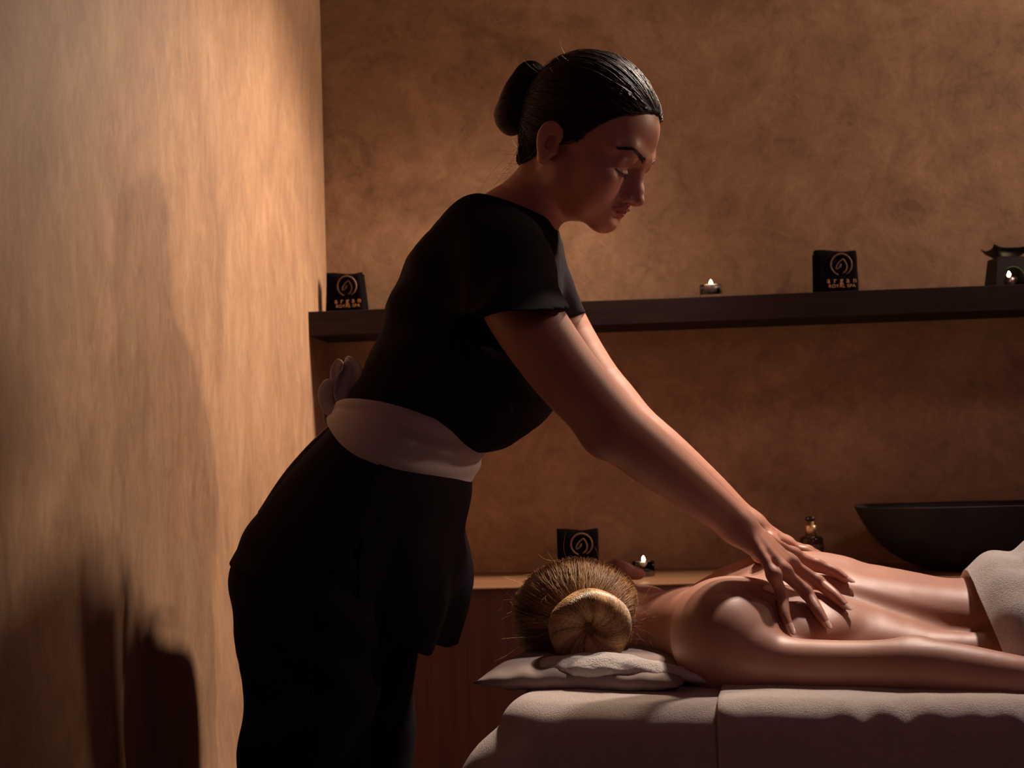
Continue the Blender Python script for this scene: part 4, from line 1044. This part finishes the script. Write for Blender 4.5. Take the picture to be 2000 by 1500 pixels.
S = Sdf(); S.ell(BC, (.024, .026, .028), k=.01, R=HR); S.chain([hl(-.085, 0, .025), BC], [.034, .026], k=.01)
V, Q = mesh_sdf(S, BC-.08, BC+.09, .004); o = obj_np('bun_core', V, Q, M_dark, hw); set_attr(o, 'strand', np.full(len(V), .05))
# eyebrows and lashes
M_brow = simple('brow_hair', (.012, .006, .006), .7)
def face_pt(y, z, x0=.14):
    p = hl(x0*HS, y, z); return on_surface(WB, p, -HR[:, 0], .10, 300)
for sg in (-1, 1):
    geo = []
    for i in range(260):
        t = rng.random(); y = (.0125+.040*t)*HS; zc_ = (.0250+.0085*min(t, .72)/.72-.008*max(0, t-.72)/.28)*HS; th = .0034*(1-.8*t)+.0005
        z = zc_+rng.uniform(-1, 1)*th
        p0 = face_pt(sg*y, z); p1 = face_pt(sg*(y+.0048), z+(.0030*(1-t*1.5)))
        geo.append(tube_geo([p0, (p0+p1)/2+HR[:, 0]*.0004, p1+HR[:, 0]*.0002], [.00026, .00026, .00008], 4, False))
    obj('eyebrow', *merge(*geo), M_brow, wb_)
    geo = []
    ez = lambda t: (.0040-.0035*t-.0032*math.sin(t*math.pi))*HS
    for i in range(34):
        t = .16+.84*i/33; y = (.0170+.0305*t)*HS
        p0 = face_pt(sg*y, ez(t)); d = unit(HR[:, 0]*.70-HR[:, 2]*.70+HR[:, 1]*sg*(t-.30)*.9); L = .0045+.0045*math.sin(min(1, t*.9+.1)*math.pi)
        geo.append(tube_geo([p0, p0+d*L*.5-HR[:, 2]*.0005, p0+d*L+HR[:, 2]*.0008], [.00022, .00015, .00005], 4, False))
    line = [face_pt(sg*(.0165+.0315*t)*HS, ez(t))+HR[:, 0]*.0002 for t in np.linspace(.12, 1, 16)]
    geo.append(tube_geo(line, [.0003+.0004*t for t in np.linspace(0, 1, 16)], 5)); obj('eyelashes', *merge(*geo), M_brow, wb_)
# --- client: blonde hair and bun
M_blond = m_hair('blond_hair', (.15, .070, .032), (.85, .52, .24), .42, .45)
polyC = [(.14, .082), (.084, .079), (.064, .064), (.050, .045), (.040, .020), (.030, .002), (.018, .0), (.008, .012), (-.004, .020), (-.016, .018), (-.022, .004), (-.028, -.014), (-.040, -.032), (-.060, -.044), (-.14, -.044), (-.14, .18), (.14, .18)]
SC = hair_cap(CH, .0100, polyC, nape=False)
V, Q = mesh_sdf(SC, HC-.16, HC+.16, .003)
BUC = np.array([-.085, .022, .020])
W = scalp_strands(SC, CH, BUC, 9500, .00038, .0007, .006, 16, .0005)
cc = np.clip(.50+.34*np.sin(W[:, 6, 0]*210+W[:, 6, 2]*150+W[:, 6, 1]*120)+rng.normal(0, .13, len(W)), 0, 1)
V2, Q2, c2 = strands_mesh(W, .00034*(.6+.7*rng.random(len(W))), 16, cc)
hb_, hn_ = project(SC, HC+rng.normal(size=(150, 3))*.12, 4); okf = np.abs(SC(hb_)) < .003; hb_, hn_ = hb_[okf], hn_[okf]
fl_ = flyaways(len(hb_), hb_, unit(CH[1][:, 2])*.7+hn_*.25, .030, .0002, .7)
nk = HC+CH[1]@np.array([-.055, 0, -.030]); nkb = nk+rng.normal(size=(110, 3))*np.array([.020, .01, .032]); nkb, nkn = project(CL, nkb, 4)
fl2 = flyaways(len(nkb), nkb, nkn*.35+TX*.6, .030, .0002, .6)
fa = np.concatenate([fl_, fl2]); V3, Q3, c3 = strands_mesh(fa, np.full(len(fa), .00013), 10, np.full(len(fa), .85))
Vh = np.concatenate([V, V2, V3]); Qh = np.concatenate([Q, Q2+len(V), Q3+len(V)+len(V2)])
hc_ = obj_np('hair', Vh, Qh, M_blond, client); set_attr(hc_, 'strand', np.concatenate([np.full(len(V), .22), c2, c3])); hc_['label'] = 'streaked blonde hair gathered at the back'
BCc = at(1152, 1226, 1.985)
bun_mesh(BCc, unit(-TY*.97-TZ*.05+TX*.12), TX, .0305, .0232, .95, 1.0, 'hair_bun', M_blond, hc_, 5200, .00034, .0020, stretch=1.02)
S = Sdf(); S.chain([HC+CH[1]@np.array([-.070, .01, .03]), BCc+TY*.030], [.045, .036], k=.01)
V, Q = mesh_sdf(S, BCc-.10, BCc+.16, .004); o = obj_np('bun_core', V, Q, M_blond, hc_); set_attr(o, 'strand', np.full(len(V), .05))
# ------------------------------------------------------------------ massage table, towels, pillow
M_t1 = m_terry('terry_towel', (.60, .50, .455)); M_t2 = m_terry('terry_towel_light', (.66, .56, .51)); M_t3 = m_terry('terry_white', (.72, .64, .60), .006, 420.)
M_pill = m_cloth('pillow_cotton', (.26, .20, .18), .9)
M_couch = simple('couch_vinyl', (.05, .035, .03), .5); M_tfr = m_wood('couch_wood', (.06, .03, .02), (.12, .06, .04))
# table extents in the table frame
BYAW = math.radians(-11)
BX = np.array([math.cos(BYAW), math.sin(BYAW), 0]); BY = np.array([-math.sin(BYAW), math.cos(BYAW), 0])
TO_ = at(1400, 1385, 1.765)*np.array([1, 1, 0])
def tb(s, l, z): return TO_+BX*s+BY*l+TZ*z
e0 = at(958, 1385, 1.79); SL = (e0-TO_)@BX; NL = 0.; FL = NL+.60; SR = 1.72
print('table', SL, NL, FL)
table = empty('massage_table', tb(SL+.9, (NL+FL)/2, 0), BYAW, 'padded massage table covered by pale towels', 'table')
TM = Matrix.Translation(TO_) @ Matrix.Rotation(BYAW, 4, 'Z')
def tbox(name, s0, s1, l0, l1, z0, z1, mat, bev=.01, par=table):
    V, Fc = box_geo(s0, s1, l0, l1, z0, z1, TM); o = obj(name, V, Fc, mat, par, smooth=False); mod_bevel(o, bev, 3); return o
tbox('mattress', SL+.03, SR, NL+.03, FL-.03, T_TOP-.085, T_TOP-.014, M_couch, .02)
tbox('table_frame', SL+.06, SR-.04, NL+.06, FL-.06, T_TOP-.14, T_TOP-.087, M_tfr)
for s_ in (SL+.14, SR-.12):
    for l_ in (NL+.11, FL-.11): tbox('leg', s_-.03, s_+.03, l_-.03, l_+.03, 0, T_TOP-.141, M_tfr)
def sup(th, a, b, n): c, s = math.cos(th), math.sin(th); return a*math.copysign(abs(c)**(2/n), c), b*math.copysign(abs(s)**(2/n), s)
def cover(name, s0, s1, l0, l1, top, drop, flare, mat, label, seed, pleats, rnd=.045, open_left=False, ridge=None):
    """a towel draped over the table: flat top, rounded edge, hanging sides; open ended where open_left"""
    cs, cl_ = (s0+s1)/2, (l0+l1)/2; a, b = (s1-s0)/2, (l1-l0)/2; V = []
    nprof = [0.0, .25, .5, .7, .85, .93] ; prof = []
    for f_ in nprof: prof.append((f_, 0, 0))
    for k in range(9):
        t = k/8*math.pi/2; prof.append((1, math.sin(t), 1-math.cos(t)))
    nd_ = 16
    outline = []
    rc = .06; pts = []
    if open_left:      # runs along the near side, round the far end and back along the far side
        N1 = 150; pts = [(s0+(s1-s0)*t, l0, 0., -1.) for t in np.linspace(0, 1, N1)]+[(s1, l0+(l1-l0)*t, 1., 0.) for t in np.linspace(0, 1, 20)][1:]+[(s1+(s0-s1)*t, l1, 0., 1.) for t in np.linspace(0, 1, 60)][1:]
        closed = False
    else:
        def corner(cx, cy, a0, n=14): return [(cx+rc*math.cos(a0+math.pi/2*i/n), cy+rc*math.sin(a0+math.pi/2*i/n), math.cos(a0+math.pi/2*i/n), math.sin(a0+math.pi/2*i/n)) for i in range(n+1)]
        pts = corner(s0+rc, l0+rc, math.pi)+[(s, l0, 0., -1.) for s in np.linspace(s0+rc, s1-rc, 140)[1:-1]]+corner(s1-rc, l0+rc, -math.pi/2)+[(s1, l, 1., 0.) for l in np.linspace(l0+rc, l1-rc, 24)[1:-1]]+corner(s1-rc, l1-rc, 0)+[(s, l1, 0., 1.) for s in np.linspace(s1-rc, s0+rc, 60)[1:-1]]+corner(s0+rc, l1-rc, math.pi/2)+[(s0, l, -1., 0.) for l in np.linspace(l1-rc, l0+rc, 40)[1:-1]]
        closed = True
    nO = len(pts); P = np.array(pts); S_, L_, NX, NY = P.T
    rows = []
    cx_ = np.clip(S_, s0+.2, s1-.2) if not open_left else S_
    for f_ in (0, .3, .6, .8, .93):
        fs = S_ if open_left else cx_+(S_-rnd*NX-cx_)*f_
        rows.append((fs, cl_+(L_-rnd*NY-cl_)*f_, np.full(nO, top)))
    ln = np.cumsum(np.r_[0, np.hypot(np.diff(S_), np.diff(L_))])
    endn = np.clip(-NX, 0, 1)
    for k in range(9):
        t = k/8*math.pi/2; rows.append((S_-NX*rnd*(1-math.sin(t)), L_-NY*rnd*(1-math.sin(t)), np.full(nO, top-rnd*(1-math.cos(t)))))
    for k in range(1, nd_+1):
        v = k/nd_; z = top-rnd-(drop-rnd)*v
        fl = flare*v+endn*.150*v**.55
        wv = v*(.010*np.sin(ln*19+seed)+.006*np.sin(ln*41+seed*2))*(1-.5*endn)
        rows.append((S_+NX*(fl+wv), L_+NY*(fl+wv), np.full(nO, z)))
    A = np.stack([np.stack([TO_[0]+BX[0]*s+BY[0]*l, TO_[1]+BX[1]*s+BY[1]*l, z], -1) for s, l, z in rows]); nr = len(rows)
    ss_ = np.stack([r[0] for r in rows]); 
    # pleats pushed up where the towel bunches over the near edge
    rowi = np.arange(nr)[:, None]; edge = np.exp(-((rowi-9.5)/3.2)**2)
    for (sc, w, am) in pleats:
        A[:, :, 2] += am*np.exp(-((ss_-sc)/w)**2)*edge; A[:, :, :2] -= (BY[:2]*am*.7)*(np.exp(-((ss_-sc)/w)**2)*edge)[..., None]*(NY < 0)[None, :, None]
    A += (vnoise(A, 22, seed)*.0028+vnoise(A, 70, seed+1)*.0009)[..., None]*np.array([0, -.4, .8])
    V = A.reshape(-1, 3)
    o = obj(name, V, grid_faces(nO, nr, closed), mat); mod_solid(o, .006, -1); mod_sub(o, 1); tag(o, label, 'towel', None); return o
cover('towel', SL, SR, NL, FL, T_TOP, .42, .012, M_t1, 'pale terry towel hanging over the head end of the table', 1., [], .035)
sB = 0.
cover('towel', sB, SR+.012, NL-.009, FL+.009, T_TOP+.008, .46, .016, M_t2, 'pale terry towel spread under the client with bunched near edge', 4.,
      [(sB+.006, .010, .006), (sB+.155, .010, .006), (sB+.175, .009, -.004), (sB+.20, .011, .007), (sB+.225, .008, -.005), (sB+.25, .012, .007), (sB+.30, .010, .005), (sB+.335, .010, .006), (sB+.36, .008, -.004)], .036, open_left=True)
# pillow under the head: a flat soft cushion with pointed corners
def cushion(name, c_s, c_l, hs, hl_, z0, h, mat, label, cat, seed, yaw=0., n=46):
    V = []; N_ = n
    for side in (1, -1):
        for j in range(N_+1):
            for i in range(N_+1):
                u, v = i/N_*2-1, j/N_*2-1
                k = (1-abs(u)**2.6)*(1-abs(v)**2.6); k = max(k, 0)**.42
                pin = 1-.05*(1-abs(v)**1.5)*abs(u)**3; pin2 = 1-.06*(1-abs(u)**1.5)*abs(v)**3
                s_, l_ = u*hs*pin, v*hl_*pin2
                cy, sy = math.cos(yaw), math.sin(yaw)
                z = (z0+h*.38)+(h*.62*k if side > 0 else -h*.38*min(1, k*1.6))+side*0
                z += .004*mnoise.noise(Vector((u*3, v*3, seed)))*k+(.0030*math.sin(u*22+v*6)*math.exp(-((abs(v)-.9)/.12)**2))*k
                V.append(tp(c_s+s_*cy-l_*sy, c_l+s_*sy+l_*cy, z))
    m = (N_+1)**2; Fc = []
    for j in range(N_):
        for i in range(N_):
            q = j*(N_+1)+i; Fc.append((q, q+1, q+N_+2, q+N_+1)); q += m; Fc.append((q, q+N_+1, q+N_+2, q+1))
    o = obj(name, V, Fc, mat); bmx = bmesh.new(); bmx.from_mesh(o.data); bmesh.ops.remove_doubles(bmx, verts=bmx.verts, dist=.0004); bmx.to_mesh(o.data); bmx.free(); o.data.shade_smooth()
    tag(o, label, cat); return o
pc = at(1150, 1300, 2.03); ps_, pl_ = (pc-TO)@TX, (pc-TO)@TY
cushion('pillow', ps_+.012, pl_+.05, .140, .19, T_TOP+.001, .040, M_pill, 'flat pillow in dull beige cotton under the blonde head', 'pillow', 2.)
# small folded towel between pillow and face
def roll_towel():
    S = Sdf(); zt = T_TOP+.040
    a = (at(1180, 1296, 1.93)-TO); s0, l0 = a@TX, a@TY
    S.limb([tp(s0-.085, l0+.02, zt-.012), tp(s0-.02, l0, zt-.008), tp(s0+.035, l0+.005, zt-.010), tp(s0+.15, l0+.01, zt-.024)], [.012, .017, .015, .008], k=.01, lat=TY, asp=[2., 2.2, 2.2, 2.], n=12)
    V, Q = mesh_sdf(S, tp(s0, l0, zt)-.25, tp(s0, l0, zt)+np.array([.25, .25, .1]), .004); N = normals(V, Q); V = V+N*(.0022*vnoise(V, 160, 2.)+.0018*vnoise(V, 60, 5.))[:, None]
    tag(obj_np('face_towel', V, Q, M_t3), 'small fluffy white towel tucked under the cheek and bun', 'towel')
roll_towel()
# towel over the hips: thick, folded back hem, long folds running to the feet
def hip_towel():
    nu, nv = 110, 110; V = []
    s_edge = (at(1890, 1150, 1.93)-TO)@TX
    for j in range(nv):
        v = (j/(nv-1))**1.5
        for i in range(nu):
            u = i/(nu-1); th = math.pi*(-.06+1.12*u)       # 0 near side .. pi far side
            # the hem runs obliquely: further to the feet at the near side
            s = s_edge+.050*math.exp(-((u-.02)/.30)**2)*1.-.004*math.sin(u*9)+v*1.05
            ctr = bp_(min(s, .7), 0, .0); zc = ctr[2]-.02; lc = (ctr-TO)@TY
            w = np.interp(s, [.35, .45, .6, .8, 1.2, 1.7], [.150, .178, .200, .185, .15, .13])
            h = np.interp(s, [.35, .42, .50, .62, .8, 1.2, 1.7], [.112, .132, .166, .186, .155, .10, .07])
            roll_ = .016*math.exp(-((v-.026)/.020)**2)+.005*math.exp(-((v-.085)/.012)**2)-.003*math.exp(-((v-.060)/.010)**2)
            fold = .0058*math.sin(u*58+2.0*math.sin(v*5))*min(1, v*7)*(.3+.7*math.sin(u*math.pi)**1.)+.003*math.sin(u*23+v*12)*min(1, v*4)
            rr = 1; c_, s_ = math.cos(th), math.sin(th)
            l = lc-(w+roll_+fold)*math.copysign(abs(c_)**.75, c_); z = zc+(h+roll_+fold)*math.copysign(abs(s_)**.85, s_)+.022*(u-.5)*2*(1-min(1, v))*math.sin(u*math.pi)
            z = max(z, T_TOP+.018)
            V.append(tp(s, l, z))
    o = obj('hip_towel', V, grid_faces(nu, nv), M_t3); mod_solid(o, .014, 0); mod_sub(o, 1)
    tag(o, 'white terry towel with thick folded hem draped over the client\'s hips', 'towel')
hip_towel()
